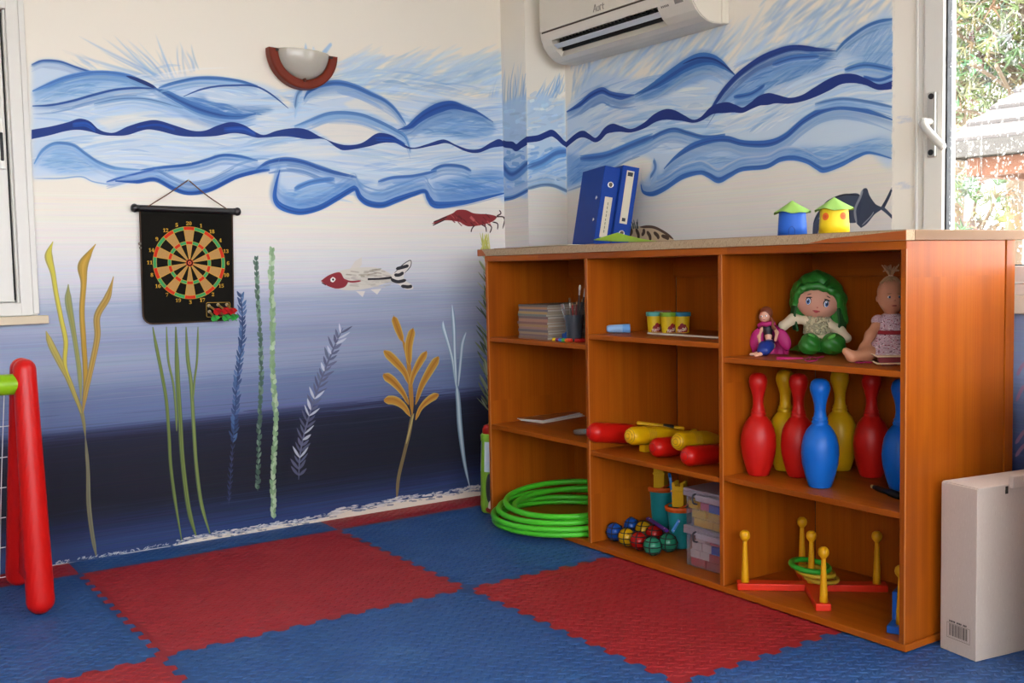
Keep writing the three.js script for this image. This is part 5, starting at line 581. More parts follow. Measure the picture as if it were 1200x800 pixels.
  part('dress', [dress([[0.088, 0.018], [0.074, 0.038], [0.056, 0.058], [0.041, 0.078], [0.04, 0.1], [0.038, 0.12], [0.026, 0.134], [0.018, 0.138]])], std(0xffffff, 0.85, { map: cloth, side: THREE.DoubleSide }), d); part('sleeve', [ell(0.02, 0.018, 0.018, 16).translate(-0.036, 0.116, 0), ell(0.02, 0.018, 0.018, 16).translate(0.036, 0.116, 0)], std(0xffffff, 0.85, { map: cloth }), d); part('sash', [new THREE.TorusGeometry(0.041, 0.0045, 8, 36).rotateX(Math.PI / 2).scale(1, 1.3, 1).translate(0, 0.083, 0)], std(0x9a1a26, 0.7), d);
}
{ // small fashion doll leaning in the corner
  const p = onX(903, 405, 1.77), d = thing('fashion_doll', 'small fashion doll with magenta cape and blue skirt', 'doll', [1.77, SH.c3[0], p.z], -1.0), skin = std(0xdba58a, 0.5);
  d.rotation.order = 'YXZ'; d.rotation.z = 0.12;
  const body = part('body', blob([[[0, 0.03, 0], 0.013, [0, 0.06, -0.004], 0.01], [[0, 0.06, -0.004], 0.011, [0, 0.088, -0.008], 0.013], [[0, 0.09, -0.008], 0.006, [0, 0.11, -0.006], 0.006], [[-0.004, 0.122, 0], 0.0175, [0.001, 0.132, -0.004], 0.0175], [[-0.016, 0.09, -0.006], 0.0062, [-0.028, 0.062, 0.006], 0.005], [[-0.028, 0.062, 0.006], 0.005, [-0.026, 0.034, 0.02], 0.0042], [[0.016, 0.09, -0.006], 0.0062, [0.03, 0.068, 0.006], 0.005], [[0.03, 0.068, 0.006], 0.005, [0.024, 0.045, 0.02], 0.0042], [[-0.006, 0.028, 0.002], 0.011, [-0.014, 0.024, 0.045], 0.008], [[-0.014, 0.024, 0.045], 0.0075, [-0.034, 0.01, 0.056], 0.0055], [[-0.034, 0.01, 0.056], 0.0055, [-0.05, 0.012, 0.062], 0.0045], [[0.008, 0.028, 0.002], 0.011, [0.004, 0.022, 0.05], 0.008], [[0.004, 0.022, 0.05], 0.0075, [-0.02, 0.01, 0.07], 0.0055], [[-0.02, 0.01, 0.07], 0.005, [-0.034, 0.007, 0.074], 0.0045]], 0.006, 0.085, [-0.005, 0.075, 0.02], 74), skin, d, 'slim vinyl body');
  for (const k of [-1, 1]) { part('eye', [ell(0.0036, 0.0028, 0.0015, 12).translate(-0.003 + k * 0.0068, 0.125, 0.0165)], std(0xf0f0f0, 0.3), body); part('iris', [ell(0.0018, 0.0022, 0.0012, 10).translate(-0.004 + k * 0.0068, 0.125, 0.018)], std(0x2c4a5c, 0.3), body); } part('mouth', [ell(0.004, 0.0012, 0.0015, 10).translate(-0.004, 0.1135, 0.0155)], std(0xa83a4a, 0.5), body);
  part('hair', [ell(0.0205, 0.021, 0.019, 24).translate(0.002, 0.1335, -0.006), tube([[0.016, 0.118, 0.006], [0.022, 0.104, 0.012], [0.021, 0.09, 0.014], [0.026, 0.078, 0.012]], 0.0045, 18, 8)], std(0x7a3a1e, 0.6), d, 'auburn hair');
  const cape = new THREE.SphereGeometry(1, 40, 20, Math.PI * 0.98, Math.PI * 1.04, 0.25, 1.7), q = cape.attributes.position; for (let i = 0; i < q.count; i++) { const a = Math.atan2(q.getZ(i), q.getX(i)); const k = 1 + 0.05 * Math.sin(a * 12); q.setXYZ(i, q.getX(i) * 0.056 * k, 0.02 + q.getY(i) * 0.082, q.getZ(i) * 0.03 * k - 0.004); } cape.computeVertexNormals();
  part('cape', [cape, tube([[-0.024, 0.096, 0.004], [-0.012, 0.1, 0.012], [0, 0.098, 0.014], [0.014, 0.1, 0.01], [0.024, 0.096, 0.002]], 0.0075, 24, 8), ell(0.021, 0.036, 0.012, 18).rotateZ(-0.35).translate(-0.038, 0.052, -0.002), ell(0.02, 0.036, 0.012, 18).rotateZ(0.3).translate(0.046, 0.044, -0.002)], new THREE.MeshPhysicalMaterial({ color: 0xb01a6a, roughness: 0.6, sheen: 0.5, side: THREE.DoubleSide }), d);
  part('bodice', [lathe([[0.0135, 0.048], [0.0125, 0.06], [0.0148, 0.078], [0.0152, 0.09], [0.009, 0.098]], 24).translate(0, 0, -0.006)], std(0x1c1824, 0.5), d); part('skirt', [blob([[[0, 0.034, 0], 0.017, [-0.01, 0.03, 0.045], 0.016], [[-0.01, 0.03, 0.045], 0.015, [-0.016, 0.02, 0.058], 0.014], [[0.006, 0.03, 0.04], 0.016, [-0.002, 0.018, 0.06], 0.014]], 0.012, 0.06, [0, 0.03, 0.03], 40)], satin(0x1a3486), d);
}
{ // pink hair clips and a small toy
  const y = SH.c3[0] + 0.0022, pink = plastic(0xc22a72, 0.35), clip = (pts, label) => { const w = pts.map((l) => l.map(([u, v]) => { const q = onY(u, v, y); return V(q.x, y, q.z); })); solo('hair_clip', w.map((l) => tube(l, 0.002, 16, 6)), pink, label, 'hair clip', 'pink clips lying before the dolls'); };
  clip([[[910, 418.5], [924, 419], [940, 419.5]], [[910, 420.5], [925, 420], [941, 419.8]]], 'slim pink hair clip lying before the fashion doll'); clip([[[943, 420], [950, 418], [957, 419.5], [955, 422.5], [948, 423], [943, 421.5]], [[950, 418], [948, 423]], [[957, 419], [965, 417.5]]], 'pink bow hair clip lying before the rag doll'); clip([[[1000, 420], [1008, 419], [1014, 421], [1010, 425], [1002, 424]], [[1008, 419], [1006, 425]], [[1012, 424], [1022, 424.5]], [[1014, 420.5], [1020, 420]]], 'pink butterfly hair clip before the baby doll');
  const a = onX(1042, 425, 1.73), t = thing('toy_boat', 'small toy with two cream boards and dark red middle', 'toy', [1.73, SH.c3[0], a.z], -0.75), cream = std(0xe2c39a, 0.6);
  for (const [k, w] of [[0, 0.032], [1, 0.04]]) part('board', [extrude([[-0.047, 0.008], [-0.044, 0.009], [-0.034, 0.0035], [w, 0.0035], [w, 0], [-0.036, 0]], 0.03, 0.0006).translate(0, 0.004 + k * 0.0195, -0.015)], cream, t); part('middle', [bx(-0.03, 0.03, 0.008, 0.023, -0.012, 0.012, 0.002)], std(0x7a1420, 0.6), t); part('block', [bx(0.028, 0.05, 0, 0.022, -0.013, 0.013, 0.003)], std(0x14204a, 0.6), t); part('keel', [bx(-0.02, 0.02, 0, 0.0045, -0.01, 0.01, 0.001)], std(0x7a1420, 0.6), t);
}

// ───────── bowling pins ─────────
{
  const prof = [[0.0001, 0], [0.031, 0], [0.034, 0.004], [0.044, 0.035], [0.0525, 0.07], [0.055, 0.1], [0.0535, 0.125], [0.0485, 0.15], [0.039, 0.171], [0.0275, 0.185], [0.0222, 0.189], [0.0242, 0.192], [0.0242, 0.197], [0.0205, 0.2], [0.0224, 0.203], [0.0224, 0.207], [0.0188, 0.211], [0.0168, 0.226], [0.0176, 0.247], [0.0222, 0.267], [0.0282, 0.285], [0.0298, 0.298], [0.026, 0.314], [0.018, 0.322], [0.008, 0.3252], [0.0001, 0.3255]];
  const curve = new THREE.SplineCurve(prof.map(([r, y]) => new THREE.Vector2(r, y))), pts = prof.map(([r, y]) => [r, y]), g = lathe(pts, 44), M = { red: plastic(0xc01812, 0.38), yellow: plastic(0xd2a410, 0.38), blue: plastic(0x0f63c0, 0.38) };
  for (const [c, u, v, label] of [['red', 889, 556, 'red plastic bowling pin standing by the compartment divider'], ['yellow', 914.5, 549, 'yellow plastic bowling pin between two red pins'], ['red', 936, 558, 'red plastic bowling pin between the first yellow and the full blue pin'], ['blue', 961, 570, 'blue plastic bowling pin at the middle of the shelf front'], ['yellow', 984, 550, 'yellow plastic bowling pin right behind the full blue pin'], ['red', 1021, 558, 'red plastic bowling pin alone in the dark part of the shelf'], ['blue', 1056, 573, 'blue plastic bowling pin half hidden by the bookcase side panel']]) {
    const q = onY(u, v, SH.c3[1]); q.z = Math.max(q.z, DIV[1] + 0.009 + 0.0555); q.x = Math.min(q.x, 1.99); const o = solo('bowling_pin', g, M[c], label, 'bowling pin', 'plastic bowling pins'); o.position.set(q.x, SH.c3[1], q.z);
  }
  const a = onY(1022, 574, SH.c3[1]), b = onY(1056, 586, SH.c3[1]), y = SH.c3[1] + 0.011, t = thing('torch', 'black plastic stick with cream tip lying before the pins', 'torch', [a.x, y, a.z]); b.z = Math.min(b.z, 2.18); t.quaternion.setFromUnitVectors(V(1, 0, 0), V(b.x - a.x, 0, b.z - a.z).normalize()); const L = Math.hypot(b.x - a.x, b.z - a.z);
  part('tip', [cyl(0.006, 0.006, 0.014, 14).rotateZ(Math.PI / 2).translate(0.007, 0, 0)], std(0xd8c08a, 0.6), t); part('barrel', [lathe([[0.0001, 0.012], [0.007, 0.012], [0.0085, 0.03], [0.0085, L * 0.55], [0.011, L * 0.62], [0.011, L], [0.0001, L]], 18).rotateZ(-Math.PI / 2)], plastic(0x101214, 0.4), t);
}

// ───────── toy bats on the middle shelf ─────────
{
  const y0 = SH.c2[1], M = { red: plastic(0xc4160e, 0.3), yellow: plastic(0xe0ac08, 0.35) };
  const bat = (c, A, B, r, label) => {
    const a = onX(...A), b = onX(...B), t = thing('toy_bat', label, 'toy bat', a, 0, 'plastic bats piled on the shelf'); const dir = b.clone().sub(a).normalize(); t.quaternion.setFromUnitVectors(V(0, 1, 0), dir);
    const pts = []; for (let i = 0; i <= 10; i++) { const q = i / 10 * Math.PI / 2; pts.push([Math.max(0.0001, Math.sin(q) * r), r - Math.cos(q) * r - r]); } pts.push([r, 0.12], [r * 0.94, 0.15], [r * 0.7, 0.19], [r * 0.42, 0.22], [r * 0.34, 0.25], [r * 0.34, 0.3], [r * 0.5, 0.306], [r * 0.5, 0.318], [0.0001, 0.32]);
    const body = part('body', lathe(pts, 40), M[c], t); if (c === 'yellow') part('moulded_grooves', [0.25, 0.5, 0.72].map((k) => { const q = k * 1.2; return T(new THREE.TorusGeometry(r * Math.sin(q) * 1.0, 0.0016, 6, 32).rotateX(Math.PI / 2), 0, -Math.cos(q) * r, 0); }).concat([0.05, 0.058, 0.066, 0.074, 0.082].map((h) => T(new THREE.TorusGeometry(r, 0.0011, 5, 36).rotateX(Math.PI / 2), 0, h, 0))), std(0xb88a08, 0.5), body); else part('moulded_ring', [T(new THREE.TorusGeometry(r * 0.42, 0.0014, 6, 28).rotateX(Math.PI / 2), 0, -r * 0.91, 0)], std(0x9a0f0a, 0.4), body); return t;
  };
  bat('red', [699, 506.5, 1.635], [770, 509, 1.9], 0.0375, 'red plastic bat poking out past the bookcase divider'); bat('yellow', [743, 510.5, 1.68], [800, 508, 1.93], 0.033, 'yellow plastic bat lying between the first two red bats'); bat('red', [772, 524, 1.7], [830, 520, 1.95], 0.0345, 'red plastic bat in the middle of the pile'); bat('yellow', [798, 517, 1.735], [845, 514, 1.97], 0.033, 'yellow plastic bat lying on top of the red bats'); bat('red', [809, 534, 1.67], [860, 530, 1.9], 0.0345, 'red plastic bat lying lowest in the pile');
  const p = onX(748, 495.5, 1.84), q = onX(800, 502, 1.97), s = onX(822, 502, 2.0), t = thing('toy_rod', 'thin yellow toy rod with black grip behind the bats', 'toy', p); t.quaternion.setFromUnitVectors(V(1, 0, 0), q.clone().sub(p).normalize()); const L = p.distanceTo(q); part('rod', [cap([0, 0, 0], [L, 0, 0], 0.0075)], M.yellow, t); part('grip', [cap([L * 0.6, 0, 0], [L * 0.76, 0, 0], 0.0105)], std(0x1a1412, 0.6), t); part('prop', [bx(0.07, 0.085, y0 - p.y, 0.0, -0.006, 0.006, 0.002)], M.yellow, t);
  const k = onX(756, 527, 1.75); solo('toy_block', [bx(1.735, 1.765, y0, y0 + 0.028, k.z - 0.016, k.z + 0.016, 0.003)], M.yellow, 'yellow toy block on the shelf below the yellow bat', 'toy block');
}

// ───────── bottom compartments ─────────
{ // green hoops
  const lime = plastic(0x4fc22e, 0.3), hoop = (cx, cz, R, y, tx, tz, label) => { const g = new THREE.TorusGeometry(R, 0.0115, 14, 110).rotateX(Math.PI / 2), o = solo('hula_hoop', g, lime, label, 'hoop', 'green hoops stacked in the bookcase'); o.position.set(cx, y, cz); o.rotation.set(tx, 0, tz); };
  hoop(1.75, 0.538, 0.284, BASE + 0.012, 0, 0, 'lowest green hoop of the stack'); hoop(1.738, 0.545, 0.281, BASE + 0.0345, 0.0, 0.004, 'second green hoop of the stack'); hoop(1.756, 0.535, 0.268, BASE + 0.0585, 0.008, 0.035, 'third green hoop of the stack'); hoop(1.79, 0.55, 0.243, BASE + 0.071, -0.02, 0.05, 'fourth green hoop of the stack, pushed to the back'); hoop(1.772, 0.542, 0.256, BASE + 0.087, 0.03, 0.06, 'topmost green hoop of the stack');
}
{ // balls in a net
  const R = 0.0325, y = BASE + R + 0.003, cols = { blue: 0x164a9c, yellow: 0xc0920c, red: 0xa0120e, green: 0x28765a }, net = [];
  [['blue', 720.6, 623, 'blue ball at the end of the ball net'], ['blue', 739.4, 616, 'blue ball behind the yellow one in the net'], ['yellow', 734.7, 629, 'yellow ball at the front of the ball net'], ['yellow', 754.4, 620.5, 'yellow ball at the back of the ball net'], ['red', 749, 633.5, 'red ball at the front of the ball net'], ['red', 767, 625.5, 'red ball at the back of the ball net'], ['green', 764.7, 639.4, 'green marbled ball nearest the shelf edge'], ['green', 783, 635.5, 'green marbled ball beside the teal bucket']].forEach(([c, u, v, label]) => {
    const p = onY(u, v, y), o = solo('play_ball', ball(R, 32), plastic(cols[c], 0.25), label, 'ball', 'balls in the black net'); o.position.set(p.x, y, p.z);
    for (const [ax, an] of [[V(1, 0, 0), 0], [V(1, 0, 0), Math.PI / 2], [V(0, 1, 0), Math.PI / 2], [V(1, 0, 0), 1.1], [V(1, 0, 0), 2.0]]) { const g = new THREE.TorusGeometry(R + 0.0012, 0.0019, 5, 40); if (an === 1.1 || an === 2.0) { g.scale(0.8, 0.8, 1).translate(0, 0, R * 0.6 * (an > 1.5 ? 1 : -1)); g.rotateX(Math.PI / 2); } else g.rotateX(ax.x ? an : 0).rotateY(ax.y ? an : 0); g.rotateY(0.5); net.push(g.translate(p.x, y, p.z)); }
  });
  solo('ball_net', net, std(0x0e0e10, 0.8), 'black cord net around the coloured balls', 'net');
}
{ // teal buckets with sand moulds
  const teal = plastic(0x1f8a90, 0.4), orange = plastic(0xd85a18, 0.4), yel = plastic(0xd6a812, 0.45);
  const bucket = (u, x, h, r, label) => { const p = onX(u, 630, x), t = thing('toy_bucket', label, 'bucket', [x, BASE, p.z], 0.4, 'teal toy buckets'); part('pail', [lathe([[0.0001, 0], [r * 0.72, 0], [r * 0.76, 0.004], [r, h], [r - 0.003, h], [r * 0.73, 0.006], [0.0001, 0.004]], 30)], teal, t); part('rim', [lathe([[r - 0.002, h - 0.014], [r + 0.007, h - 0.014], [r + 0.009, h], [r + 0.002, h + 0.004], [r - 0.004, h + 0.002]], 30)], orange, t); const pt = []; for (let i = 0; i <= 12; i++) { const a = Math.PI * i / 12; pt.push([Math.cos(a) * (r + 0.008), h - 0.01 + Math.sin(a) * 0.018, Math.sin(a) * 0.03]); } part('handle', [tube(pt, 0.004, 30, 8)], orange, t); return t; };
  const b1 = bucket(776, 1.95, 0.17, 0.05, 'teal toy bucket with orange rim against the compartment back'), b2 = bucket(797, 1.83, 0.15, 0.046, 'teal toy bucket with orange rim beside the clear box');
  const castle = (b, h0, label, dx) => { const c = thing('castle_mould', label, 'sand mould', [b.position.x + dx, BASE + h0, b.position.z], 0.5, 'yellow castle moulds'); part('tower', [bx(-0.024, 0.024, 0, 0.078, -0.022, 0.022, 0.003)], yel, c); for (const x of [-0.019, 0, 0.019]) for (const z of [-0.016, 0.016]) part('battlement', [bx(x - 0.0058, x + 0.0058, 0.076, 0.09, z - 0.006, z + 0.006, 0.0015)], yel, c); part('ledge', [bx(-0.0265, 0.0265, 0.055, 0.062, -0.0245, 0.0245, 0.002)], yel, c); };
  castle(b1, 0.165, 'yellow castle tower mould on the rear bucket', -0.004); castle(b2, 0.15, 'yellow castle tower mould on the front bucket', 0);
  const q = onX(785, 577, 1.85), s = thing('toy_shovel', 'blue toy shovel standing between the two buckets', 'shovel', [1.86, BASE, q.z + 0.006], 0.9); part('blade', [extrude([[-0.022, 0], [-0.026, 0.03], [-0.02, 0.075], [0, 0.088], [0.02, 0.075], [0.026, 0.03], [0.022, 0]], 0.006, 0.002, 2).rotateX(-0.12).translate(0, 0.17, -0.005)], plastic(0x1c74cc, 0.25), s); part('shaft', [bx(-0.008, 0.008, 0, 0.18, -0.005, 0.005, 0.003)], plastic(0x1c74cc, 0.25), s);
  const st = (A, B, col, w, label) => { const a = onX(...A), b = onX(...B), t = thing('plastic_strip', label, 'strip', a); t.quaternion.setFromUnitVectors(V(0, 1, 0), b.clone().sub(a).normalize()); const L = a.distanceTo(b); part('bar', [bx(-w / 2, w / 2, 0, L, -w * 0.3, w * 0.3, 0.002)], plastic(col, 0.4), t); for (const k of [0.12, 0.88]) part('stud', [T(cyl(w * 0.2, w * 0.2, w * 0.75, 10).rotateX(Math.PI / 2), 0, L * k, 0)], std(0xd8d4e0, 0.5), t); };
  st([759, 607, 1.84], [782, 622, 1.74], 0x5c2a9a, 0.013, 'purple plastic strip leaning on the ball net'); st([788, 623, 1.73], [796, 609, 1.76], 0x4a8fd8, 0.012, 'light blue plastic strip leaning on the front bucket');
}
{ // two clear boxes of building bricks
  const c0 = onY(805, 661, BASE), x0 = c0.x, z0 = c0.z, W = 1.534 - z0, D = 0.3, clear = new THREE.MeshPhysicalMaterial({ color: 0xf2f4f6, transmission: 0.95, roughness: 0.06, thickness: 0 }), lidM = new THREE.MeshPhysicalMaterial({ color: 0xb8aab4, transmission: 0.45, roughness: 0.3, thickness: 0 }), dark = std(0x2a2630, 0.5);
  const B = [0x9a2030, 0xd0b8b4, 0x2a5ab0, 0xd6a00c, 0xc06078, 0xb01c2c].map((c) => plastic(c, 0.4));
  const stud = (mat, nx, nz) => { const u = 0.022, g = [bx(0, nx * u - 0.0006, 0, 0.026, 0, nz * u - 0.0006, 0.001)]; for (let i = 0; i < nx; i++) for (let j = 0; j < nz; j++) g.push(T(cyl(0.0065, 0.0065, 0.005, 12), (i + 0.5) * u, 0.0285, (j + 0.5) * u)); return merge(g); };
  const gs = [stud(0, 2, 2), stud(0, 2, 4), stud(0, 1, 2), stud(0, 2, 3)];
  [[BASE, 0.128, 'lower clear plastic box with grey clip handle'], [BASE + 0.139, 0.118, 'upper clear plastic box with grey clip handle']].forEach(([y, h, label], lv) => {
    const t = thing('storage_box', label, 'storage box', [x0, y, z0], 0, 'clear boxes of building bricks'); part('tub', [plainBox(0, D, 0, 0.002, 0, W), plainBox(0, 0.002, 0, h, 0, W), plainBox(D - 0.002, D, 0, h, 0, W), plainBox(0, D, 0, h, 0, 0.002), plainBox(0, D, 0, h, W - 0.002, W)], clear, t); part('lid', [bx(-0.008, D + 0.004, h, h + 0.0105, -0.008, W, 0.003), bx(-0.008, -0.005, h - 0.016, h, -0.008, W, 0.001), bx(-0.008, D, h - 0.016, h, -0.008, -0.005, 0.001)], lidM, t);
    part('clip_handle', [bx(-0.02, -0.008, h - 0.024, h - 0.002, 0.06, 0.21, 0.005)], std(0x9a8f9a, 0.4), t, 'grey clip handle'); part('clip_bracket', [tube([[-0.012, h - 0.002, 0.058], [-0.024, h - 0.006, 0.056], [-0.026, h - 0.03, 0.06], [-0.012, h - 0.036, 0.064]], 0.003, 16, 6), tube([[-0.012, h - 0.002, 0.2], [-0.024, h - 0.006, 0.202], [-0.026, h - 0.036, 0.205], [-0.012, h - 0.05, 0.206]], 0.003, 16, 6)], dark, t);
    const names = [['crimson', 0], ['white', 1], ['blue', 2], ['yellow', 3], ['pink', 4], ['red', 5]];
    const rows = lv ? [[3, 0.006, 0.002, 0.03, 1], [3, 0.006, 0.002, 0.12, 1], [3, 0.006, 0.03, 0.02, 3], [3, 0.008, 0.03, 0.095, 1], [3, 0.006, 0.058, 0.004, 0], [2, 0.006, 0.058, 0.1, 1], [4, 0.012, 0.058, 0.055, 0], [4, 0.01, 0.086, 0.06, 3], [3, 0.07, 0.002, 0.04, 1], [5, 0.07, 0.03, 0.06, 1], [4, 0.07, 0.058, 0.1, 1]] : [[0, 0.006, 0.002, 0.09, 1], [5, 0.006, 0.002, 0.015, 3], [0, 0.006, 0.03, 0.1, 1], [1, 0.006, 0.03, 0.012, 0], [1, 0.006, 0.03, 0.058, 0], [1, 0.006, 0.058, 0.02, 0], [2, 0.006, 0.058, 0.11, 3], [1, 0.01, 0.058, 0.064, 0], [1, 0.01, 0.086, 0.036, 0], [4, 0.01, 0.086, 0.1, 0], [5, 0.07, 0.002, 0.05, 1], [1, 0.07, 0.03, 0.06, 1], [0, 0.07, 0.058, 0.08, 1]];
    rows.forEach(([c, bx0, by, bz, k]) => { const o = solo('building_brick', gs[k], B[c], `${names[c][0]} building brick in the ${lv ? 'upper' : 'lower'} clear box`, 'brick', `${names[c][0]} bricks in the ${lv ? 'upper' : 'lower'} box`); o.position.set(x0 + bx0, y + by, z0 + bz); });
  });
}
{ // ring toss
  const red = plastic(0xd8301a, 0.3), yel = plastic(0xd89a10, 0.4), blueM = plastic(0x1c5cb8, 0.35), A = V(1.628, 0, 1.6), Bp = V(1.975, 0, 1.9), C = A.clone().add(Bp).multiplyScalar(0.5), ang = Math.atan2(-(Bp.z - A.z), Bp.x - A.x);
  const pegG = lathe([[0.0001, 0], [0.0125, 0], [0.0115, 0.02], [0.0065, 0.13], [0.0085, 0.133], [0.0145, 0.14], [0.0165, 0.1485], [0.0145, 0.158], [0.0085, 0.164], [0.0001, 0.1655]], 22);
  const t = thing('ring_toss_stand', 'red cross-shaped ring toss stand with five yellow pegs', 'ring toss', [C.x, BASE, C.z], ang), h = 0.0215, Lh = 0.229;
  part('plank', [bx(-Lh, Lh, 0, h, -0.0225, 0.0225, 0.003)], red, t); part('plank', [bx(-0.0225, 0.0225, 0, h, 0.0226, 0.213, 0.003), bx(-0.0225, 0.0225, 0, h, -0.2, -0.0226, 0.003)], red, t);
  for (const [x, z] of [[0, 0], [-Lh + 0.025, 0], [Lh - 0.03, 0], [0.004, 0.19], [0, -0.18]]) part('peg', T(pegG.clone(), x, h, z), yel, t);
  const ring = (R, r, y, tx, tz, mat, label, dx = 0, dz = 0) => { const o = solo('toss_ring', new THREE.TorusGeometry(R, r, 12, 56).rotateX(Math.PI / 2), mat, label, 'ring', 'toss rings on the stand'); o.position.set(C.x + dx, BASE + h + y, C.z + dz); o.rotation.set(tx, 0, tz); };
  ring(0.058, 0.0085, 0.055, 0.1, -0.05, plastic(0x2f9a2a, 0.35), 'green ring lying on the centre peg of the stand', -0.006, 0); ring(0.055, 0.0075, 0.034, 0.06, -0.06, plastic(0xc8a82a, 0.4), 'yellow ring below the green ring', 0.012, 0.006); ring(0.048, 0.007, 0.012, 0.04, -0.03, plastic(0xbf9a30, 0.4), 'yellow ring lowest on the stand, slid to the side', 0.03, 0.016);
  const b = thing('ring_toss_plank', 'blue ring toss plank with yellow pegs behind the bookcase side panel', 'ring toss', [1.66, BASE, 2.155], 0.4); part('plank', [bx(0, 0.34, 0, 0.0215, -0.022, 0.022, 0.003)], blueM, b); part('upright_plank', [bx(0.06, 0.34, 0.0215, 0.1, -0.022, -0.008, 0.003)], blueM, b); for (const x of [0.03, 0.12, 0.25]) part('peg', T(pegG.clone(), x, 0.0215, 0.008), yel, b);
}

// ───────── floor things ─────────
{ // cardboard box
  const f0 = onY(1101.5, 758.5, 0), f1 = onY(1143.5, 775.5, 0), along = V(f1.x - f0.x, 0, f1.z - f0.z), w = along.length(), H = 0.455, L = 0.34, t = thing('cardboard_box', 'tall white cardboard box with barcode and torn flap beside the bookcase', 'box', [f0.x, 0, f0.z], Math.atan2(-along.z, along.x));
  const card = std(0xffffff, 0.8, { map: tex(canvas(512, 512, (c, W) => { c.fillStyle = 'rgb(190,174,162)'; c.fillRect(0, 0, W, W); for (let i = 0; i < 4000; i++) { c.globalAlpha = rr(0.03, 0.12); c.fillStyle = rnd() < 0.5 ? '#8a7a6c' : '#efe6da'; c.fillRect(rnd() * W, rnd() * W, rr(1, 2), rr(2, 12)); } c.globalAlpha = 1; }), true, [2, 2]) });
  // local x along the narrow face, z away from the room
  part('carton', metreUV(bx(0, w, 0, H, -L, 0, 0.0025), 'y'), card, t); part('lid_flap', [metreUV(bx(0.001, w - 0.001, H, H + 0.0025, -L, -0.004, 0.001), 'x'), metreUV(bx(w - 0.002, w + 0.0006, H - 0.012, H + 0.002, -L, -0.002, 0.0008), 'y')], card, t);
  part('torn_tab', [metreUV(bx(w - 0.004, w + 0.012, H - 0.008, H + 0.024, -0.155, -0.115, 0.002), 'y')], card, t); part('torn_hole', [bx(w - 0.002, w + 0.0014, H - 0.022, H - 0.002, -0.11, -0.1, 0.0005)], std(0x2c241c, 0.9), t);
  const bc = tex(canvas(512, 400, (c, W, Hh) => { c.fillStyle = 'rgb(188,172,160)'; c.fillRect(0, 0, W, Hh); c.fillStyle = '#1c1815'; c.font = 'bold 34px sans-serif'; let x = 62; for (let i = 0; i < 14; i++) { const w2 = i === 5 || i === 10 ? 14 : 0; if (!w2) c.fillRect(x, 24 + rr(0, 3), 20, 30); x += 26; } x = 64; while (x < 440) { const b = 3 + Math.floor(rnd() * 11); c.fillRect(x, 84, b, 210); x += b + 3 + Math.floor(rnd() * 10); } c.lineWidth = 5; c.strokeStyle = '#3a332e'; c.strokeRect(18, 74, 470, 262); x = 36; for (let i = 0; i < 13; i++) { c.font = '34px monospace'; c.fillText('|', x, 330); x += 34; } }), true);
  const lab = new THREE.PlaneGeometry(0.082, 0.062), tl = part('barcode_label', lab.translate(0.062, 0.06, 0.0006), std(0xffffff, 0.7, { map: bc }), t, 'printed black barcode');
}
{ // toy goal frame
  const red = plastic(0xc81410, 0.32), lime = plastic(0x86b414, 0.35), x = -0.2, t = thing('toy_goal', 'red plastic toy goal frame with lime crossbar and white net', 'toy goal', [0, 0, 0]);
  const flat = (pts, r0, sx) => { const g = tube(pts, r0, 60, 18), p = g.attributes.position; return g; };
  const leg = (z0, z1, zt, h) => { const g = blobLeg(z0, zt, h); return g; };
  function blobLeg(zf, zt, h) { return blob([[[0, 0.045, zf], 0.042, [0, h - 0.036, zt], 0.034]], 0.02, 0.44, [0, 0.39, 0.2], 120); }
  const front = blobLeg(0.405, 0.34, 0.8), back = blobLeg(0.03, 0.29, 0.8);
  const side = part('side_frame', [front, back], red, t); side.position.x = x;
  const web = part('web_panel', [extrude([[0.05, 0.06], [0.39, 0.06], [0.33, 0.72], [0.3, 0.72]], 0.02).rotateY(-Math.PI / 2).translate(0.012, 0, 0)], red, side);
  for (const [a, b] of [[[0, 0.16, 0.36], [0, 0.32, 0.13]], [[0, 0.32, 0.36], [0, 0.16, 0.09]], [[0, 0.48, 0.36], [0, 0.36, 0.16]]]) part('cross_rib', cap([0.012, a[1], a[2]], [0.012, b[1], b[2]], 0.014), red, side);
  const cy = 0.72; part('crossbar', [cyl(0.0325, 0.0325, 1.3, 28).rotateZ(Math.PI / 2).translate(x - 0.66, cy, 0.335)], lime, t); const side2 = part('side_frame', [front, back], red, t); side2.position.x = x - 1.34;
  const net = []; for (let i = 0; i <= 12; i++) { const xx = x - 0.06 - i * 0.1; net.push(tube([[xx, cy - 0.03, 0.33], [xx, 0.35, 0.16], [xx, 0.04, 0.03]], 0.0016, 16, 5)); } for (let j = 0; j <= 6; j++) { const k = j / 6, y = (cy - 0.03) * (1 - k) + 0.04 * k, z = 0.33 * (1 - k) + 0.03 * k - 0.04 * Math.sin(k * Math.PI); net.push(tube([[x - 0.04, y, z], [x - 0.7, y - 0.01, z - 0.01], [x - 1.3, y, z]], 0.0016, 20, 5)); } part('net', net, std(0xe8e8e4, 0.8), t, 'white string net');
}
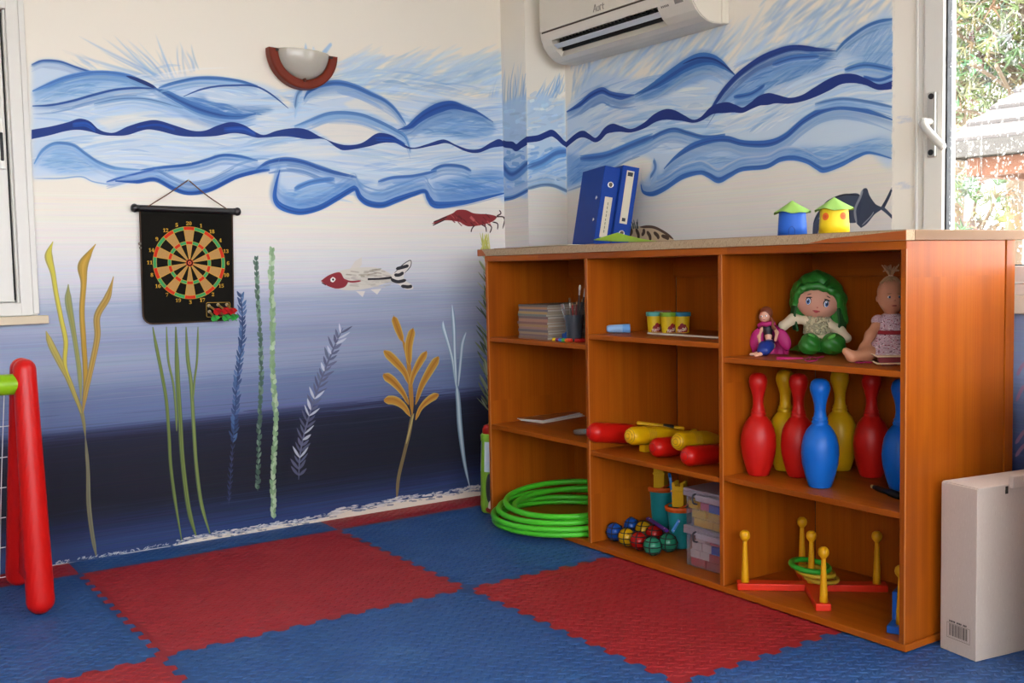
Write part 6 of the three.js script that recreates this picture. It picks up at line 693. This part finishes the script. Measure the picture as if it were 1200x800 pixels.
{ // bottle standing at the end of the bookcase
  const p = onY(566, 584, 0), t = thing('sports_bottle', 'tall green printed toy bottle with red cap standing at the bookcase end', 'bottle', [1.662, 0, 0.14]);
  const print = tex(canvas(512, 512, (c, W) => { c.fillStyle = '#7fae2a'; c.fillRect(0, 0, W, W); for (let i = 0; i < 4; i++) { const x = i * 128 + 22; c.fillStyle = '#b9c6d2'; c.fillRect(x, 20, 84, 150); c.fillStyle = '#6f9a2c'; c.fillRect(x, 170, 84, 120); c.fillStyle = '#8a1a1c'; c.beginPath(); c.ellipse(x + 42, 300, 34, 46, 0, 0, 6.3); c.fill(); c.fillStyle = '#1c1a1c'; c.beginPath(); c.ellipse(x + 42, 210, 30, 36, 0, 0, 6.3); c.fill(); c.fillStyle = '#d8c8b8'; c.beginPath(); c.ellipse(x + 46, 262, 18, 22, 0, 0, 6.3); c.fill(); c.fillStyle = '#d8aa18'; c.fillRect(x + 6, 410, 70, 44); } }), true);
  part('body', [lathe([[0.0001, 0], [0.042, 0], [0.048, 0.006], [0.05, 0.03], [0.0475, 0.18], [0.043, 0.29], [0.041, 0.315]], 36)], std(0xffffff, 0.4, { map: print }), t); part('collar', [lathe([[0.041, 0.31], [0.044, 0.312], [0.0445, 0.335], [0.038, 0.342], [0.0001, 0.343]], 32)], plastic(0x86b83a, 0.35), t); part('cap', [lathe([[0.036, 0.342], [0.0355, 0.36], [0.03, 0.375], [0.018, 0.38], [0.0001, 0.381]], 28)], plastic(0xb01c18, 0.35), t); part('spout', [cap([0.008, 0.37, -0.01], [0.02, 0.412, -0.02], 0.011)], plastic(0xe0a818, 0.4), t);
}
{ // unseen low cabinet, added to keep the rear daylight off the carton
  const c = thing('added_shade_cabinet', 'added low cherry wood cabinet, unseen, shading the white box', 'cabinet', [1.705, 0, 2.57]); part('body', metreUV(bx(0, 0.44, 0.02, 0.72, 0, 0.9, 0.003), 'y'), cherry, c); part('plinth', bx(0.03, 0.42, 0, 0.02, 0.02, 0.88), std(0x3a2412, 0.7), c); part('top', metreUV(bx(-0.01, 0.45, 0.72, 0.745, -0.01, 0.91, 0.003), 'z'), cherry, c);
  for (const z of [0.01, 0.455]) { const d = part('door', metreUV(bx(-0.018, -0.001, 0.03, 0.71, z, z + 0.435, 0.003), 'y'), cherry, c); part('knob', T(ball(0.012, 14), -0.028, 0.5, z < 0.2 ? z + 0.4 : z + 0.035), alu, d); }
}

// ───────── outside the windows ─────────
{
  const g = part('garden_ground', plainBox(-30, 40, -0.55, -0.5, -30, 40), std(0xa8a396, 0.9), scene); g.userData = { kind: 'structure' };
  // hip-roofed garden pavilion
  const p = thing('garden_pavilion', 'garden pavilion with pale tiled hip roof seen through the window', 'pavilion', [10.9, 0, -0.75], 0.12), hs = 1.9, e = 2.2, top = 4.1, pale = std(0x4c4745, 0.9), wood = std(0x6e442e, 0.8);
  const roof = []; for (let s = 0; s < 4; s++) for (let i = 0; i < 12; i++) { const r0 = hs * (1 - i / 12), r1 = hs * (1 - (i + 1) / 12) - 0.02, y0 = e + (top - e) * i / 12, y1 = e + (top - e) * (i + 1) / 12 + 0.01; const sh = [[-r0, r0, y0 + 0.03], [r0, r0, y0 + 0.03], [r1, r1, y1], [-r1, r1, y1]].map(([x, z, y]) => V(x, y, z)); const q = new THREE.BufferGeometry().setFromPoints([sh[0], sh[1], sh[2], sh[0], sh[2], sh[3], V(-r0, y0, r0), V(r0, y0, r0), sh[1], V(-r0, y0, r0), sh[1], sh[0]]); q.computeVertexNormals(); roof.push(q.rotateY(s * Math.PI / 2)); }
  part('roof', roof, pale, p, 'pale grey tile roof'); part('fascia', [0, 1, 2, 3].map((s) => bx(-hs, hs, e - 0.16, e, hs - 0.04, hs, 0.01).rotateY(s * Math.PI / 2)), std(0x45413d, 0.8), p); part('beam', [0, 1, 2, 3].map((s) => bx(-hs + 0.15, hs - 0.15, e - 0.34, e - 0.16, hs - 0.3, hs - 0.18, 0.01).rotateY(s * Math.PI / 2)), wood, p); for (const [x, z] of [[-1, -1], [1, -1], [-1, 1], [1, 1]]) part('post', bx(x * 0.95 - 0.05, x * 0.95 + 0.05, -0.5, e - 0.1, z * 0.95 - 0.05, z * 0.95 + 0.05, 0.01), wood, p);
  // trees with needle tufts
  const leafG = (() => { const g = []; for (let k = 0; k < 5; k++) { const q = new THREE.ConeGeometry(0.018, 0.2, 3, 1, true).translate(0, 0.1, 0).rotateX(rr(0.3, 1.2)).rotateY(k * 1.26); g.push(q); } return merge(g); })();
  const tree = (x, z, hgt, R, cy, n, label, col) => {
    const t = thing('tree', label, 'tree', [x, -0.5, z], 0, 'garden trees'), br = [bar(V(0, 0, 0), V(0.15, hgt * 0.8, 0), 0.14, 10)]; for (let i = 0; i < 16; i++) { const a = rr(0, 6.28), y = hgt * rr(0.3, 0.8); br.push(bar(V(0.1, y, 0), V(Math.cos(a) * R * 0.8, y + rr(0, 0.7), Math.sin(a) * R * 0.8), 0.03, 6)); } part('trunk', br, std(0x6b5a48, 0.9), t);
    const m = new THREE.InstancedMesh(leafG, std(0xffffff, 0.85, { side: THREE.DoubleSide }), n), o = new THREE.Object3D(), c = new THREE.Color(); for (let i = 0; i < n; i++) { let u, v, w, d; do { u = rr(-1, 1); v = rr(-1, 1); w = rr(-1, 1); d = u * u + v * v + w * w; } while (d > 1 || Math.sin(u * 7 + 1) + Math.sin(v * 8) + Math.sin(w * 7 + 2) < -0.5); o.position.set(u * R, cy + v * hgt * 0.42, w * R); o.rotation.set(rr(0, 6), rr(0, 6), rr(0, 6)); const s = rr(0.8, 1.9); o.scale.set(s, s, s); o.updateMatrix(); m.setMatrixAt(i, o.matrix); m.setColorAt(i, c.setRGB(col[0] * rr(0.6, 1.4), col[1] * rr(0.6, 1.4), col[2] * rr(0.6, 1.4))); }
    m.name = 'foliage'; m.userData = { kind: 'stuff' }; shadowed(m); t.add(m);
  };
  tree(15.5, -5.6, 7.6, 3.0, 6.9, 4600, 'leafy green tree behind the pavilion seen through the window', [0.18, 0.2, 0.1]); tree(16.2, -2.2, 7.4, 2.3, 6.9, 3800, 'tall leafy tree above the pavilion roof', [0.18, 0.2, 0.1]); tree(20, -9.5, 8, 3.2, 7.8, 3800, 'distant leafy tree beyond the garden', [0.22, 0.24, 0.14]); tree(13.3, -5.0, 2.6, 0.6, 2.4, 110, 'sparse young tree under the tall garden trees', [0.18, 0.2, 0.12]);
}
scene.traverse((o) => { if (o.isMesh) { o.castShadow = true; o.receiveShadow = true; } });
renderer.render(scene, camera);
